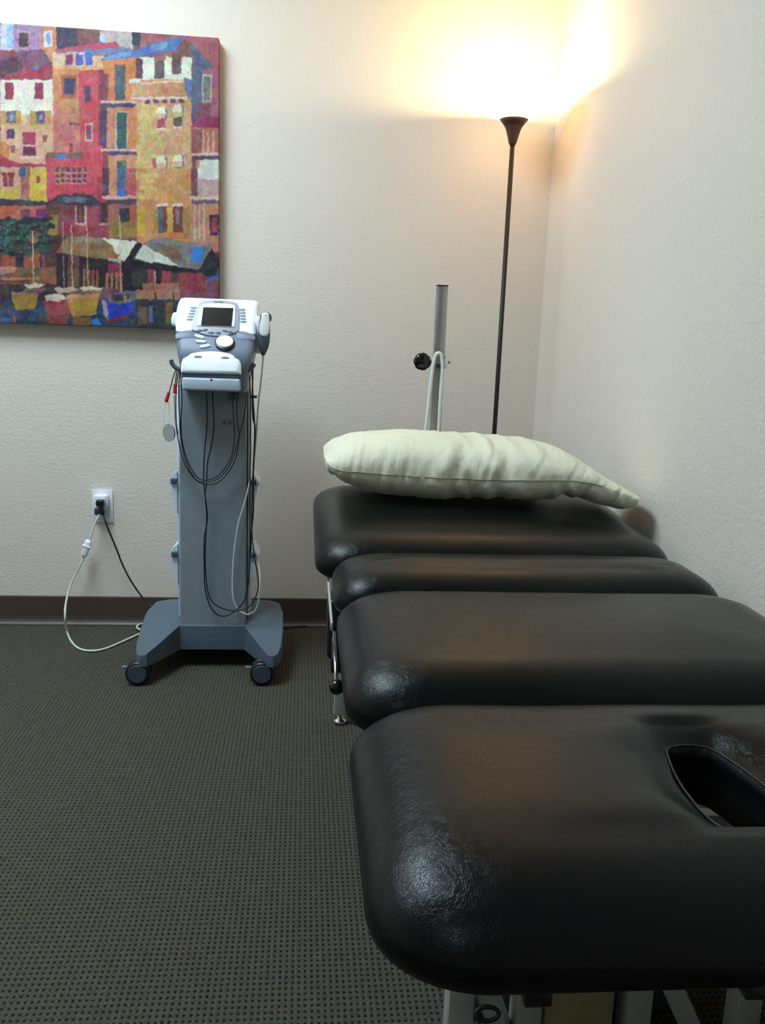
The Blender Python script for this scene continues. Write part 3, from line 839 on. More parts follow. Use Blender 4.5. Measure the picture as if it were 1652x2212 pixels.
# boards and rails under the cushions
for y0, y1, dz in ((0.60, 0.93, 0), (1.0, 1.38, 0), (1.44, 1.63, 0)):
    for xa, xb in ((0.10, 0.16), (0.656, 0.716)):
        add('support_board', box(xa, xb, y0, y1, ZT - 0.098 + dz, ZT - 0.0845 + dz, 0.002), M['blackplastic'], table)
for x in (0.108, 0.708):
    add('side_rail', bar((x, 1.06, 0.515), (x, 2.2, 0.515), 0.030, 0.05), M['frame'], table)
for x in (0.056, 0.760):
    add('edge_plate', bar((x, 1.45, 0.530), (x, 1.98, 0.545), 0.004, 0.016, 0.001), M['frame'], table)
for x in (0.234, 0.655):
    add('leg', bar((x, 1.05, 0.012), (x, 1.05, 0.50), 0.037, 0.037), M['frame'], table)
    add('glide', lathe([(0.018, 0), (0.022, 0.004), (0.020, 0.010), (0.008, 0.014), (0.008, 0.02)], (x, 1.05, 0.0)), M['chrome'], table)
for x in (0.114, 0.70):
    add('leg', bar((x, 2.2, 0.028), (x, 2.2, 0.52), 0.036, 0.036, up=(0, 1, 0)), M['frame'], table)
    add('glide', lathe([(0.016, 0), (0.019, 0.004), (0.017, 0.010), (0.007, 0.014), (0.007, 0.034)], (x, 2.2, 0.0)), M['chrome'], table)
add('crossbar', bar((0.10, 1.035, 0.462), (0.716, 1.035, 0.462), 0.066, 0.05), M['frame'], table)
add('crossbar', bar((0.10, 0.985, 0.415), (0.716, 0.985, 0.415), 0.03, 0.03), M['frame'], table)
add('crossbar', bar((0.09, 1.9, 0.47), (0.726, 1.9, 0.47), 0.05, 0.05), M['frame'], table)
add('lift_column', box(0.359, 0.461, 1.05, 1.15, 0.0, 0.44, 0.004), M['beige'], table, angle=40)
for xa, xb in ((0.316, 0.354), (0.478, 0.516)):
    add('upright', box(xa, xb, 1.045, 1.085, 0.0, 0.44, 0.003), M['frame'], table, angle=40)
for xa, xb in ((0.215, 0.315), (0.47, 0.60)):
    add('brace', bar((xa, 1.075, 0.28), (xb, 1.055, 0.02), 0.03, 0.03), M['frame'], table)
add('base_bar', bar((0.27, 1.17, 0.03), (0.62, 1.17, 0.03), 0.05, 0.05), M['slatedark'], table)
add('cushion_clip', box(0.176, 0.198, 0.562, 0.585, ZT - 0.098, ZT - 0.083, 0.002), M['blackplastic'], table)
add('cushion_clip', box(0.352, 0.374, 0.562, 0.585, ZT - 0.098, ZT - 0.083, 0.002), M['blackplastic'], table)
# rubber loop on the brace
c = atY(1052, 2190, 1.0)
add('strap_loop', tube([c + Vector((0.016 * math.cos(a), 0.004 * math.sin(a), 0.0075 * math.sin(a))) for a in [2 * PI * i / 24 for i in range(24)]], 0.0032, 8, 0, closed=True), M['cord'], table)
# release lever with ball knob
bk = atY(727, 1484, 1.50)
pv = atY(721, 1366, 1.66)
lv = add('release_lever', tube([bk, pv], 0.0035, 10, 0), M['chrome'], table)
add('ball_knob', ball(bk, 0.0145), M['blackgloss'], lv)
add('lever_bracket', bar(atY(720, 1378, 1.72), atY(719, 1418, 1.72), 0.006, 0.02, 0.001), M['chrome'], table)
a = atY(715, 1285, 1.9); b = atY(709, 1412, 1.9)
add('actuator_cover', box(0.062, 0.10, 1.86, 1.95, b.z, a.z, 0.01, 3), M['blackplastic'], table)
b2 = atY(717, 1445, 1.9)
add('actuator_foot', box(0.073, 0.098, 1.87, 1.94, b2.z, b.z - 0.0005, 0.005, 2), M['blackplastic'], table)

# ------------------------------------------------------------------ pillow
def build_pillow():
    yc = 2.12
    top = [(699, 978), (712, 962), (735, 950), (780, 937), (830, 933), (900, 932), (1000, 936), (1050, 938), (1100, 943), (1150, 947), (1200, 960), (1240, 980), (1280, 1008), (1320, 1034), (1350, 1050), (1377, 1064)]
    seam = [(703, 992), (712, 1008), (740, 1016), (780, 1019), (830, 1023), (900, 1028), (1000, 1033), (1050, 1035), (1100, 1036), (1150, 1036), (1200, 1036), (1240, 1038), (1280, 1044), (1320, 1058), (1350, 1070), (1374, 1080)]
    bot = [(706, 1002), (718, 1022), (740, 1042), (780, 1060), (830, 1072), (900, 1080), (1000, 1085), (1050, 1086), (1100, 1086), (1150, 1086), (1200, 1084), (1240, 1078), (1280, 1084), (1320, 1096), (1346, 1103), (1366, 1100)]
    def Ys(q): return 1.955 - 0.075 * q * q * (3 - 2 * q)
    def Hw(q): return 0.17 - 0.08 * max(0, (q - 0.55) / 0.45) ** 1.5
    def curve(pts, k):
        L = len(pts) - 1
        return [atY(x, y, Ys(i / L) + Hw(i / L) * k) for i, (x, y) in enumerate(pts)]
    tp, sm, bt = curve(top, 0.9), curve(seam, 0.0), curve(bot, 0.3)
    n = 150
    tpc, smc, btc = catmull(tp, 12), catmull(sm, 12), catmull(bt, 12)
    def sc(q, s):
        ff = s * (len(q) - 1); ii = min(int(ff), len(q) - 2); return q[ii].lerp(q[ii + 1], ff - ii)
    m = 56
    V, F = [], []
    seamline = []
    for i in range(n + 1):
        s = i / n
        T_, S_, B_ = sc(tpc, s), sc(smc, s), sc(btc, s)
        zt, zs, zb, x = T_.z, S_.z, B_.z, S_.x
        endw = min(1, (s / 0.10)) ** 0.5 if s < 0.10 else 1
        hw = Hw(s) * (0.55 + 0.45 * endw)
        yf = Ys(s) - 0.01 + (1 - endw) * 0.06
        yb = yf + 2 * hw
        ym = (yf + yb) / 2
        for k in range(m):
            a = 2 * PI * k / m       # 0 at front seam, going over the top
            ca, sa = math.cos(a), math.sin(a)
            y = ym - hw * math.copysign(abs(ca) ** 0.85, ca)
            if sa >= 0: z = zs + (zt - zs) * abs(sa) ** 0.75
            else: z = zs - (zs - zb) * abs(sa) ** 0.75
            p = Vector((x + (T_.x - S_.x) * max(sa, 0) * 0.6, y, z))
            # gathered wrinkles running from the seam
            front = max(0, ca)
            wv = (0.5 - abs(mnoise.noise(Vector((x * 20 + z * 11, z * 6, 3.0))))) * 0.016 - 0.006 + (0.4 - abs(mnoise.noise(Vector((x * 60 - z * 14, z * 14 + 4, 7.0))))) * 0.006
            wv2 = mnoise.noise(Vector((x * 11 + y * 3, y * 5, z * 4))) * 0.006
            fold = 0.007 * math.exp(-((x - 0.315 - (z - zs) * 0.35) / 0.016) ** 2) + 0.006 * math.exp(-((x - 0.43 + (z - zs) * 0.3) / 0.014) ** 2) - 0.006 * math.exp(-((x - 0.335 - (z - zs) * 0.35) / 0.012) ** 2)
            amp = math.sin(min(1, s * 8) * PI / 2) * math.sin(min(1, (1 - s) * 8) * PI / 2)
            out = Vector((0, -ca, sa)).normalized()
            nearseam = 1 - math.exp(-((abs(math.sin(a / 2)) if a < PI else abs(math.sin(a / 2))) / 0.06) ** 2)
            p += out * ((wv * (0.35 + front) + wv2 * 0.7 + fold * (sa > 0) * front) * amp)
            if sa < 0: p.z = max(p.z, ZT + 0.002 + (min(p.y, 2.235) - 1.66) * 0.06 + 0.0075) if x < 0.70 and p.y < 2.24 else p.z
            V.append(p)
        seamline.append(V[-m] + Vector((0, -0.0012, 0.0)))
    for i in range(n):
        for k in range(m):
            F.append([i * m + k, i * m + (k + 1) % m, (i + 1) * m + (k + 1) % m, (i + 1) * m + k])
    F.append(list(range(m))[::-1]); F.append([n * m + k for k in range(m)])
    base = Vector((0.41, 2.1, 0.665))
    root = empty('pillow', base, 'cream cotton pillow lying across the far end of the treatment table', 'pillow')
    body = add('pillow_body', (V, F), M['pillow'], root)
    add('seam', tube(seamline[6:125:2], 0.0011, 5, 0), mat('seam thread', S(150, 146, 128), 0.9), root)
    # open folded corner at the left end
    cpt = atY(714, 1009, 1.985)
    lp = []
    for k in range(20):
        a = 2 * PI * k / 20
        lp.append(cpt + Vector((0.0065 * math.cos(a) - 0.005 * math.sin(a), -0.004 + 0.006 * math.cos(a), 0.0135 * math.sin(a))))
    add('open_corner', tube(lp, 0.0036, 8, 0, closed=True), M['pillow'], root)
build_pillow()

# ------------------------------------------------------------------ floor lamp
def build_lamp():
    LY = 2.75
    top = atY(1107, 259, LY); neck = atY(1105.3, 312, LY); low = atY(1070, 940, LY)
    x = (top.x + low.x) / 2
    zc, zn = top.z, neck.z
    lamp = empty('floor_lamp', (x, LY, 0), 'dark bronze torchiere floor lamp glowing in the wall corner', 'floor lamp')
    add('base', lathe([(0.0, 0), (0.130, 0), (0.134, 0.006), (0.130, 0.014), (0.07, 0.024), (0.022, 0.034), (0.014, 0.05)], (x, LY, 0), seg=48), M['lampmetal'], lamp)
    add('pole', lathe([(0.0072, 0.045), (0.0072, zn - 0.001)], (x, LY, 0), seg=20), M['lampmetal'], lamp)
    r = 0.044
    add('cup', lathe([(0.0075, zn - 0.004), (0.011, zn + 0.002), (0.0125, zn + 0.006), (0.0165, zn + 0.022), (0.0225, zn + 0.042), (0.031, zn + 0.058), (r, zc + 0.001), (r - 0.003, zc + 0.001), (0.012, zn + 0.03)], (x, LY, 0), seg=40), M['lampcup_lit'], lamp)
    zr = atY(1000, 196, LY).z
    R = 0.158
    prof = [(0.012, zn + 0.045), (0.034, zc - 0.003), (0.055, zc + 0.004), (0.09, zc + 0.020), (0.125, zc + 0.043), (0.148, zc + 0.066), (R, zr),
            (R - 0.004, zr), (0.144, zc + 0.070), (0.122, zc + 0.047), (0.088, zc + 0.024), (0.055, zc + 0.009), (0.012, zn + 0.05)]
    add('shade', lathe(prof, (x, LY, 0), seg=64), M['shade'], lamp)
    add('bulb', ball((x, LY, zr - 0.03), 0.02), M['bulb'], lamp)
    ld = bpy.data.lights.new('lamp_bulb_light', 'POINT')
    ld.energy = LAMP_WATT; ld.color = LAMP_COLOR; ld.shadow_soft_size = 0.028
    lo = bpy.data.objects.new('bulb_light', ld); COL.objects.link(lo)
    lo.parent = lamp; lo.location = (0, 0, zr + 0.002)
build_lamp()

# ------------------------------------------------------------------ traction stand behind the table
def build_stand():
    Y = 2.42
    t = atY(955, 616, Y); g = atY(947, 775, Y)
    x = t.x
    s = empty('traction_stand', (x, Y, 0), 'steel traction post with white bent tube and black knob behind the pillow', 'stand')
    add('post', box(x - 0.015, x + 0.015, Y - 0.012, Y + 0.012, 0.02, t.z - 0.003, 0.002), M['steel'], s, angle=40)
    add('post_cap', box(x - 0.0155, x + 0.0155, Y - 0.0125, Y + 0.0125, t.z - 0.003, t.z, 0.001), M['blackplastic'], s)
    add('base_plate', box(x - 0.16, x + 0.16, Y - 0.09, Y + 0.14, 0.0, 0.02, 0.004), M['frame'], s, angle=40)
    kn = atY(912, 781, Y - 0.01)
    prof = [(0.0, -0.008), (0.016, -0.008)] + [(0.0235, -0.004), (0.0245, 0.0), (0.0235, 0.006), (0.016, 0.010), (0.0, 0.012)]
    V, F = lathe(prof, kn, (0, -1, 0), 28)
    for i, v in enumerate(V):
        k = i % 28
        if k % 4 == 0:
            d = v - kn; v.x -= d.x * 0.06; v.z -= d.z * 0.06
    add('knob', (V, F), M['blackgloss'], s)
    add('knob_bolt', tube([kn, atY(972, 783, Y - 0.004)], 0.004, 8, 0), M['steel'], s)
    # white bent tube, an upside-down hairpin over the clamp
    pts = [atY(908, 1010, Y - 0.03), atY(919, 930, Y - 0.03), atY(928, 850, Y - 0.03), atY(934, 800, Y - 0.03), atY(939, 772, Y - 0.03), atY(945, 763, Y - 0.03), atY(953, 768, Y - 0.03), atY(955, 800, Y - 0.03), atY(951, 860, Y - 0.03), atY(947, 930, Y - 0.03), atY(943, 1010, Y - 0.03)]
    add('bent_tube', tube(pts, 0.0048, 10, 8), M['whitetube'], s)
    c = atY(957, 782, Y - 0.012)
    add('clamp', box(c.x - 0.009, c.x + 0.012, Y - 0.024, Y + 0.016, c.z - 0.024, c.z + 0.018, 0.003), M['chrome'], s, angle=40)
    add('clamp_bolt', lathe([(0.006, 0), (0.006, 0.01), (0.0, 0.012)], (c.x - 0.016, Y - 0.024, c.z - 0.01), (0, -1, 0), 8), M['blackplastic'], s, angle=40)
build_stand()

# ------------------------------------------------------------------ electrotherapy machine
MX = -0.268
mach = empty('electrotherapy_machine', (MX, 2.65, 0), 'grey and white electrotherapy machine on a wheeled column cart', 'therapy machine')

def ring_solid(outline, zfun, z0, round_w=0.02, round_h=0.018, steps=6, center=None):
    """solid over a closed plan outline with rounded upper rim; zfun(x,y) gives the top"""
    n = len(outline); c = center or (sum(p[0] for p in outline) / n, sum(p[1] for p in outline) / n)
    size = sum(math.hypot(p[0] - c[0], p[1] - c[1]) for p in outline) / n
    rings = [[(x, y, z0) for x, y in outline]]
    for i in range(steps + 1):
        a = PI / 2 * i / steps; k = 1 - round_w / size * (1 - math.cos(a))
        rings.append([(c[0] + (x - c[0]) * k, c[1] + (y - c[1]) * k, zfun(x, y) - round_h + round_h * math.sin(a)) for x, y in outline])
    k0 = 1 - round_w / size
    for t in (0.2, 0.4, 0.6, 0.8, 0.97):
        k = k0 * (1 - t)
        rings.append([(c[0] + (x - c[0]) * k, c[1] + (y - c[1]) * k, zfun(c[0] + (x - c[0]) * k, c[1] + (y - c[1]) * k)) for x, y in outline])
    V = [Vector(p) for r in rings for p in r]; F = []
    for i in range(len(rings) - 1):
        for k in range(n):
            F.append([i * n + k, i * n + (k + 1) % n, (i + 1) * n + (k + 1) % n, (i + 1) * n + k])
    F.append(list(range(n))[::-1]); F.append([(len(rings) - 1) * n + k for k in range(n)])
    return V, F

# base: butterfly plan with two forward wings
half = [(0.0, 2.594), (0.05, 2.594), (0.098, 2.594), (0.122, 2.545), (0.156, 2.478), (0.174, 2.449), (0.192, 2.445), (0.206, 2.462), (0.214, 2.51), (0.217, 2.60), (0.214, 2.70), (0.20, 2.78), (0.165, 2.83), (0.11, 2.85), (0.0, 2.855)]
outl = [(MX + x, y) for x, y in half] + [(MX - x, y) for x, y in reversed(half[1:-1])]
def refine(pts, k):
    q = []
    for i in range(len(pts)):
        a, b = pts[i], pts[(i + 1) % len(pts)]
        for j in range(k): q.append((a[0] + (b[0] - a[0]) * j / k, a[1] + (b[1] - a[1]) * j / k))
    return q
outl = refine(outl, 3)
def base_top(x, y):
    dx = abs(x - MX)
    t = min(1, max(0, (y - 2.44) / 0.24))
    z = 0.100 + 0.060 * t
    if dx > 0.15: z -= 0.010 * ((dx - 0.15) / 0.067) ** 2
    if y > 2.78: z -= 0.02 * (y - 2.78) / 0.08
    return z
add('base', ring_solid(outl, base_top, 0.060, 0.006, 0.004, 4, (MX, 2.825)), M['slatebase'], mach, angle=35)
# column
cw0, cw1 = 0.100, 0.0965
def column_geo():
    V, F = [], []
    pts = rrect(-1, 1, -1, 1, 0.06, 4, 2)
    for z, hw in ((0.11, cw0), (0.48, 0.0985), (0.87, cw1)):
        for x, y in pts: V.append(Vector((MX + 0.002 + x * hw, 2.665 + y * 0.066, z)))
    n = len(pts)
    for i in range(2):
        for k in range(n): F.append([i * n + k, i * n + (k + 1) % n, (i + 1) * n + (k + 1) % n, (i + 1) * n + k])
    F.append(list(range(n))[::-1]); F.append([2 * n + k for k in range(n)])
    return V, F
col_o = add('column', column_geo(), M['column'], mach, angle=40)
pl = [atY(x, y, 2.599) for x, y in [(474, 912), (480, 906), (512, 903), (514, 918), (500, 924), (478, 922)]]
add('sticker', prism(pl, (0, -1, 0), 0.0008), M['clear'], col_o, smooth=False)
add('sticker_mark', prism([atY(x, y, 2.5982) for x, y in [(481, 908), (488, 910), (490, 918), (482, 917)]], (0, -1, 0), 0.0004), M['darkkey'], col_o, smooth=False)
add('sticker_mark', prism([atY(x, y, 2.5982) for x, y in [(495, 908), (499, 908), (499, 917), (494, 917)]], (0, -1, 0), 0.0004), M['darkkey'], col_o, smooth=False)
# white side panels and bins
for sgn in (-1, 1):
    xa = MX + 0.002 + sgn * 0.101; xb = MX + 0.002 + sgn * 0.109
    add('side_panel', box(min(xa, xb), max(xa, xb), 2.63, 2.715, 0.155, 0.86, 0.003), M['bin'], mach, angle=40)
    for py in (1012, 1168):
        zt = atY(380, py, 2.67).z; zl = zt - 0.034; zbm = zt - 0.13
        x0 = MX + 0.002 + sgn * 0.109
        prof = [(0.0, zt), (0.012, zt - 0.010), (0.027, zl + 0.004), (0.027, zl - 0.004), (0.022, zl - 0.010), (0.004, zbm), (0.0, zbm)]
        V = [Vector((x0 + sgn * d, y, z)) for y in (2.625, 2.72) for d, z in prof]; k = len(prof)
        F = [[i, (i + 1) % k, k + (i + 1) % k, k + i] for i in range(k)] + [list(range(k)), list(range(k, 2 * k))]
        b_ = add('storage_bin', (V, F), M['bin'], mach, smooth=False)
        add('bin_insert', box(min(x0, x0 + sgn * 0.018), max(x0, x0 + sgn * 0.018), 2.615, 2.6245, zl - 0.004, zl + 0.012, 0.002), M['slatedark'], b_)

# console
def loft(levels, yr=0.018, xr_=0.02):
    """levels: (z, yfront, yback, xleft, xright)"""
    V, F = [], []; n = None
    for z, yf, yb, xl, xr, r in levels:
        pts = rrect(xl, xr, yf, yb, min(r, (yb - yf) * 0.45), 5, 3)
        n = len(pts); V += [Vector((x, y, z)) for x, y in pts]
    for i in range(len(levels) - 1):
        for k in range(n): F.append([i * n + k, i * n + (k + 1) % n, (i + 1) * n + (k + 1) % n, (i + 1) * n + k])
    F.append(list(range(n))[::-1]); F.append([(len(levels) - 1) * n + k for k in range(n)])
    return V, F
LEAN = math.radians(35)
PN = Vector((0, -math.cos(LEAN), math.sin(LEAN)))
PP = Vector((MX, 2.492, 0.955))
def panel_y(z): return PP.y + (z - PP.z) * math.tan(LEAN)
def lv_(z, pl, pr, back, r=0.02, dy=0.0):
    yf = panel_y(z) + dy
    return (z, yf, back, atY(pl[0], pl[1], yf + 0.012).x, atY(pr[0], pr[1], yf + 0.012).x, r)
ZS = 1.024
up_levels = [lv_(ZS, (379, 720), (553, 724), 2.71), lv_(1.045, (378, 705), (554, 707), 2.71), lv_(1.07, (379, 690), (556, 690), 2.705), lv_(1.09, (382, 672), (557, 674), 2.70),
             lv_(1.104, (385, 658), (557.5, 664), 2.695), lv_(1.112, (388, 651), (557, 659), 2.69, dy=0.001), lv_(1.1165, (391, 649), (554, 657), 2.685, dy=0.006), lv_(1.119, (398, 648), (546, 655), 2.675, dy=0.016)]
console = add('console', loft(up_levels), M['white'], mach, angle=50)
lo_levels = [(0.858, 2.53, 2.70, atY(394, 846, 2.53).x, atY(531, 846, 2.53).x, 0.015), (0.90, 2.512, 2.70, atY(390, 815, 2.512).x, atY(535, 815, 2.512).x, 0.02), (0.93, 2.50, 2.705, atY(386, 795, 2.50).x, atY(540, 795, 2.50).x, 0.025),
             lv_(0.957, (383, 770), (544, 770), 2.71, 0.022), lv_(0.985, (380, 748), (549, 750), 2.71, 0.022), lv_(ZS - 0.0005, (379, 720), (553, 724), 2.71, 0.02)]
lower = add('lower_housing', loft(lo_levels), M['slate'], mach, angle=50)

def on_panel(pts, lift=0.0):
    return [at_plane(x, y, PP + PN * lift, PN) for x, y in pts]
def plate(name, pts, thick, m_, parent, lift=0.0, bev=0.0):
    return add(name, prism(on_panel(pts, lift), PN, thick, bev), m_, parent, angle=45)
# grey lower shell rises in two shoulders over the white one
plate('shoulder', [(379, 724), (382, 719), (392, 716), (404, 714), (415, 714), (421, 718), (421, 730), (379, 732)], 0.0012, M['slate'], lower, -0.0004, 0.0004)
plate('shoulder', [(511, 732), (511, 719), (518, 716), (530, 717), (542, 721), (551, 727), (551, 735)], 0.0012, M['slate'], lower, -0.0004, 0.0004)
bez = [(414, 714), (416, 700), (421, 675), (426, 662), (433, 654), (440, 651), (465, 650), (490, 651), (505, 654), (513, 657), (515, 662), (517, 690), (516, 715), (508, 720), (496, 724), (480, 727), (462, 727), (446, 725), (430, 720)]
plate('bezel', bez, 0.0045, M['lilac'], console, 0.0, 0.0015)
plate('screen_frame', [(426, 704), (428, 690), (433, 665), (437, 660), (446, 657), (470, 656.5), (495, 658), (506, 660), (508, 664), (508, 690), (506, 707)], 0.003, M['white'], console, 0.0045, 0.001)
plate('screen', [(434, 703), (439, 664), (504, 666), (500, 705)], 0.0012, M['screen'], console, 0.0075)
plate('label_strip', [(462, 651.2), (482, 651.4), (482, 653.6), (462, 653.4)], 0.0006, M['darkkey'], console, 0.0045)
plate('label_strip', [(455, 706.5), (476, 707.5), (475, 711), (455, 710)], 0.0006, M['softkey'], console, 0.0045)
for i in range(5):
    x = 418 - i * 2.1; y = 664.5 + i * 6.3
    plate('soft_key', ell_px(x, y, 6.6, 2.0, 0.02, 16, 0.6), 0.003, M['softkey'], console, 0.0, 0.001)
    x = 523 + i * 0.6; y = 669 + i * 6.4
    plate('soft_key', ell_px(x, y, 6.6, 2.0, 0.04, 16, 0.6), 0.003, M['softkey'], console, 0.0, 0.001)
for x, y, r in ((430, 714.5, -0.1), (442.5, 713, -0.15), (455.5, 719, 0.05), (471, 719.5, 0.05), (485.5, 715, 0.2), (497, 717.5, 0.15)):
    plate('button', ell_px(x, y, 6.3, 2.2, r, 18), 0.002, M['darkkey'], console, 0.0045, 0.0008)
for x, y, rx, r in ((431, 728, 11.5, 0.28), (434, 738.5, 12, 0.05), (443, 748.5, 12, -0.15)):
    plate('key', ell_px(x, y, rx, 3.6, r, 22, 0.8), 0.004, M['key'], lower, -0.0005, 0.0015)
dc = at_plane(485.5, 741, PP, PN)
DN = Vector((0, -0.66, 0.75))
add('dial_ring', lathe([(0.0, -0.012), (0.0275, -0.012), (0.0275, 0.004), (0.026, 0.005), (0.0, 0.005)], dc, DN, 36), M['blackplastic'], lower, angle=45)
add('dial', lathe([(0.0, 0.005), (0.0238, 0.005), (0.0234, 0.008), (0.021, 0.0095), (0.014, 0.0105), (0.0, 0.0105)], dc, DN, 36), M['white'], lower, angle=45)
# white front lid and drawer
lid_px = [(392, 808), (392, 790), (395, 780), (402, 772), (414, 767), (432, 764), (456, 762.5), (480, 764), (500, 768), (513, 774), (520, 782), (522, 792), (521, 811)]
LIDN = Vector((0, -math.cos(math.radians(20)), math.sin(math.radians(20))))
LIDP = atY(456, 800, 2.503)
lid = add('front_lid', prism([at_plane(x, y, LIDP, LIDN) for x, y in lid_px], LIDN, 0.022, 0.012, 5), M['white'], mach, angle=60)
for x, y in ((428, 771.5), (486.5, 773.5)):
    add('lid_slot', prism([at_plane(px, py, LIDP + LIDN * 0.019, LIDN) for px, py in [(x - 9, y + 1.5), (x - 7, y - 1.2), (x, y - 2.4), (x + 7, y - 1.2), (x + 9, y + 1.8), (x, y + 2)]], LIDN, 0.004), M['slate'], lid, smooth=False)
a = atY(392, 813, 2.49); b = atY(519, 846, 2.49)
add('gap_strip', box(a.x, b.x, 2.488, 2.52, a.z - 0.002, a.z + 0.009, 0.002), M['slatedark'], mach)
dr = add('drawer', box(a.x + 0.002, b.x - 0.001, 2.480, 2.56, b.z, a.z - 0.002, 0.006, 3), M['drawer'], mach, angle=45)
cpt = atY(456.5, 820.5, 2.48)
add('red_mark', lathe([(0.0, 0), (0.0035, 0), (0.003, 0.0008), (0, 0.0009)], cpt + Vector((0, 0.0003, 0)), (0, -1, 0), 14), M['red'], dr)
c = atY(505, 858, 2.58)
add('latch', box(c.x - 0.010, c.x + 0.010, 2.575, 2.598, c.z - 0.010, c.z + 0.012, 0.003), M['slatedark'], mach)
c = atY(548, 857, 2.64)
add('cable_clip', box(c.x - 0.010, c.x + 0.010, 2.63, 2.65, c.z - 0.004, c.z + 0.004, 0.002), M['slatedark'], mach)
# holders
def lump(name, pts, Y, thick, m_):
    return add(name, prism([atY(x, y, Y) for x, y in pts], (0, -1, 0), thick, min(thick * 0.4, 0.006), 3), m_, mach, angle=60)
lump('side_holder', ell_px(380, 690, 7.5, 15, 0.1, 20, 0.8), 2.64, 0.03, M['white'])
lump('applicator_holder', [(548, 762), (549, 730), (553, 695), (558, 684), (563, 682), (566, 690), (564, 720), (566, 755), (562, 764)], 2.60, 0.03, M['white'])
# hooks for the leads
def hook(pts, Y):
    add('cable_hook', tube([atY(x, y, Y) for x, y in pts], 0.0062, 10, 6), M['slatedark'], mach)
hook([(369.5, 777), (371, 784), (376, 791), (383, 796), (392, 799)], 2.52)
hook([(549, 785), (545, 793), (538, 799), (530, 803), (520, 804)], 2.52)
# casters
def caster(x, y, brake=True):
    z = 0.036
    root_ = add('caster', join(box(x - 0.016, x + 0.016, y + 0.013, y + 0.040, 0.030, 0.0625, 0.004), lathe([(0.012, 0.05), (0.012, 0.0615)], (x, y + 0.02, 0), seg=14)), M['caster'], mach, angle=40)
    for yy in (y, y + 0.032):
        add('wheel', lathe([(0.0, 0.012), (0.028, 0.012), (0.034, 0.009), (0.036, 0.004), (0.036, -0.004), (0.034, -0.009), (0.0, -0.010)], (x, yy, z), (0, -1, 0), 36), M['caster'], root_, angle=50)
    add('wheel_cap', lathe([(0.0, 0.0145), (0.026, 0.0145), (0.0275, 0.012), (0.0, 0.0115)], (x, y, z), (0, -1, 0), 32), M['castercap'], root_, angle=50)
    add('brake_lever', box(x - 0.050, x - 0.030, y + 0.016, y + 0.03, z + 0.006, z + 0.012, 0.002), M['brake'], root_)
for px in (297, 565):
    c = atZ(px, 1480, 0.0)
    caster(c.x, 2.462)
for dx in (-0.17, 0.17):
    caster(MX + dx, 2.78)

# ------------------------------------------------------------------ ultrasound wand and leads
def px_path(pts, Y):
    out = []
    for p in pts:
        out.append(atY(p[0], p[1], p[2] if len(p) > 2 else Y))
    return out

wand = empty('ultrasound_applicator', atY(570, 770, 2.55), 'white and grey ultrasound wand held upright at the side of the machine', 'applicator')
sec = [(562, 580.5, 683), (559.5, 583, 700), (557.5, 583.5, 722), (557, 582.5, 738), (559, 580, 750), (562, 575.5, 760), (564.5, 571.5, 768)]
V, F = [], []
WN = 16
lev = [(566, 578, 678)] + sec
for xl, xr, y in lev:
    a, b = atY(xl, y, 2.555), atY(xr, y, 2.555); c = (a + b) / 2; r = (b - a).length / 2
    for k in range(WN):
        t = 2 * PI * k / WN; V.append(c + Vector((r * math.cos(t), -r * 0.85 * math.sin(t), 0)))
for i in range(len(lev) - 1):
    for k in range(WN): F.append([i * WN + k, i * WN + (k + 1) % WN, (i + 1) * WN + (k + 1) % WN, (i + 1) * WN + k])
F.append(list(range(WN))); F.append([(len(lev) - 1) * WN + k for k in range(WN)][::-1])
add('handle', (V, F), M['slatedark'], wand)
gp = [(566, 677), (573, 675), (580, 677), (582, 690), (582.5, 705), (581.5, 718), (577, 726), (570, 728), (563, 725), (560, 717), (561, 703), (564, 690)]
add('grip', prism([atY(x, y, 2.5475) for x, y in gp], (0, -1, 0.05), 0.012, 0.005, 3), M['white'], wand, angle=60)
add('wand_button', lathe([(0.0, 0), (0.002, 0), (0.0016, 0.001), (0, 0.001)], atY(574, 681, 2.5355), (0, -1, 0), 10), M['softkey'], wand)
cpt = atY(573, 687, 2.562)
add('sound_head', lathe([(0.0, -0.004), (0.013, -0.004), (0.0165, 0.0), (0.0165, 0.012), (0.012, 0.018), (0.0, 0.02)], cpt, (0.15, 0.95, 0.1), 24), M['slatedark'], wand)
add('cord', tube(px_path([(568, 766), (567, 790), (563, 830), (559, 862), (556, 900, 2.60), (553, 950, 2.62), (548, 1000, 2.62), (543, 1025, 2.60), (537, 1050, 2.585), (527, 1090), (515, 1130), (507, 1180), (503, 1230), (502, 1270), (505, 1297), (516, 1318), (533, 1327), (550, 1320), (558, 1300), (561, 1270), (561, 1240, 2.60), (555, 1200, 2.66)], 2.58), 0.0024, 8, 6), M['whitecord'], wand)

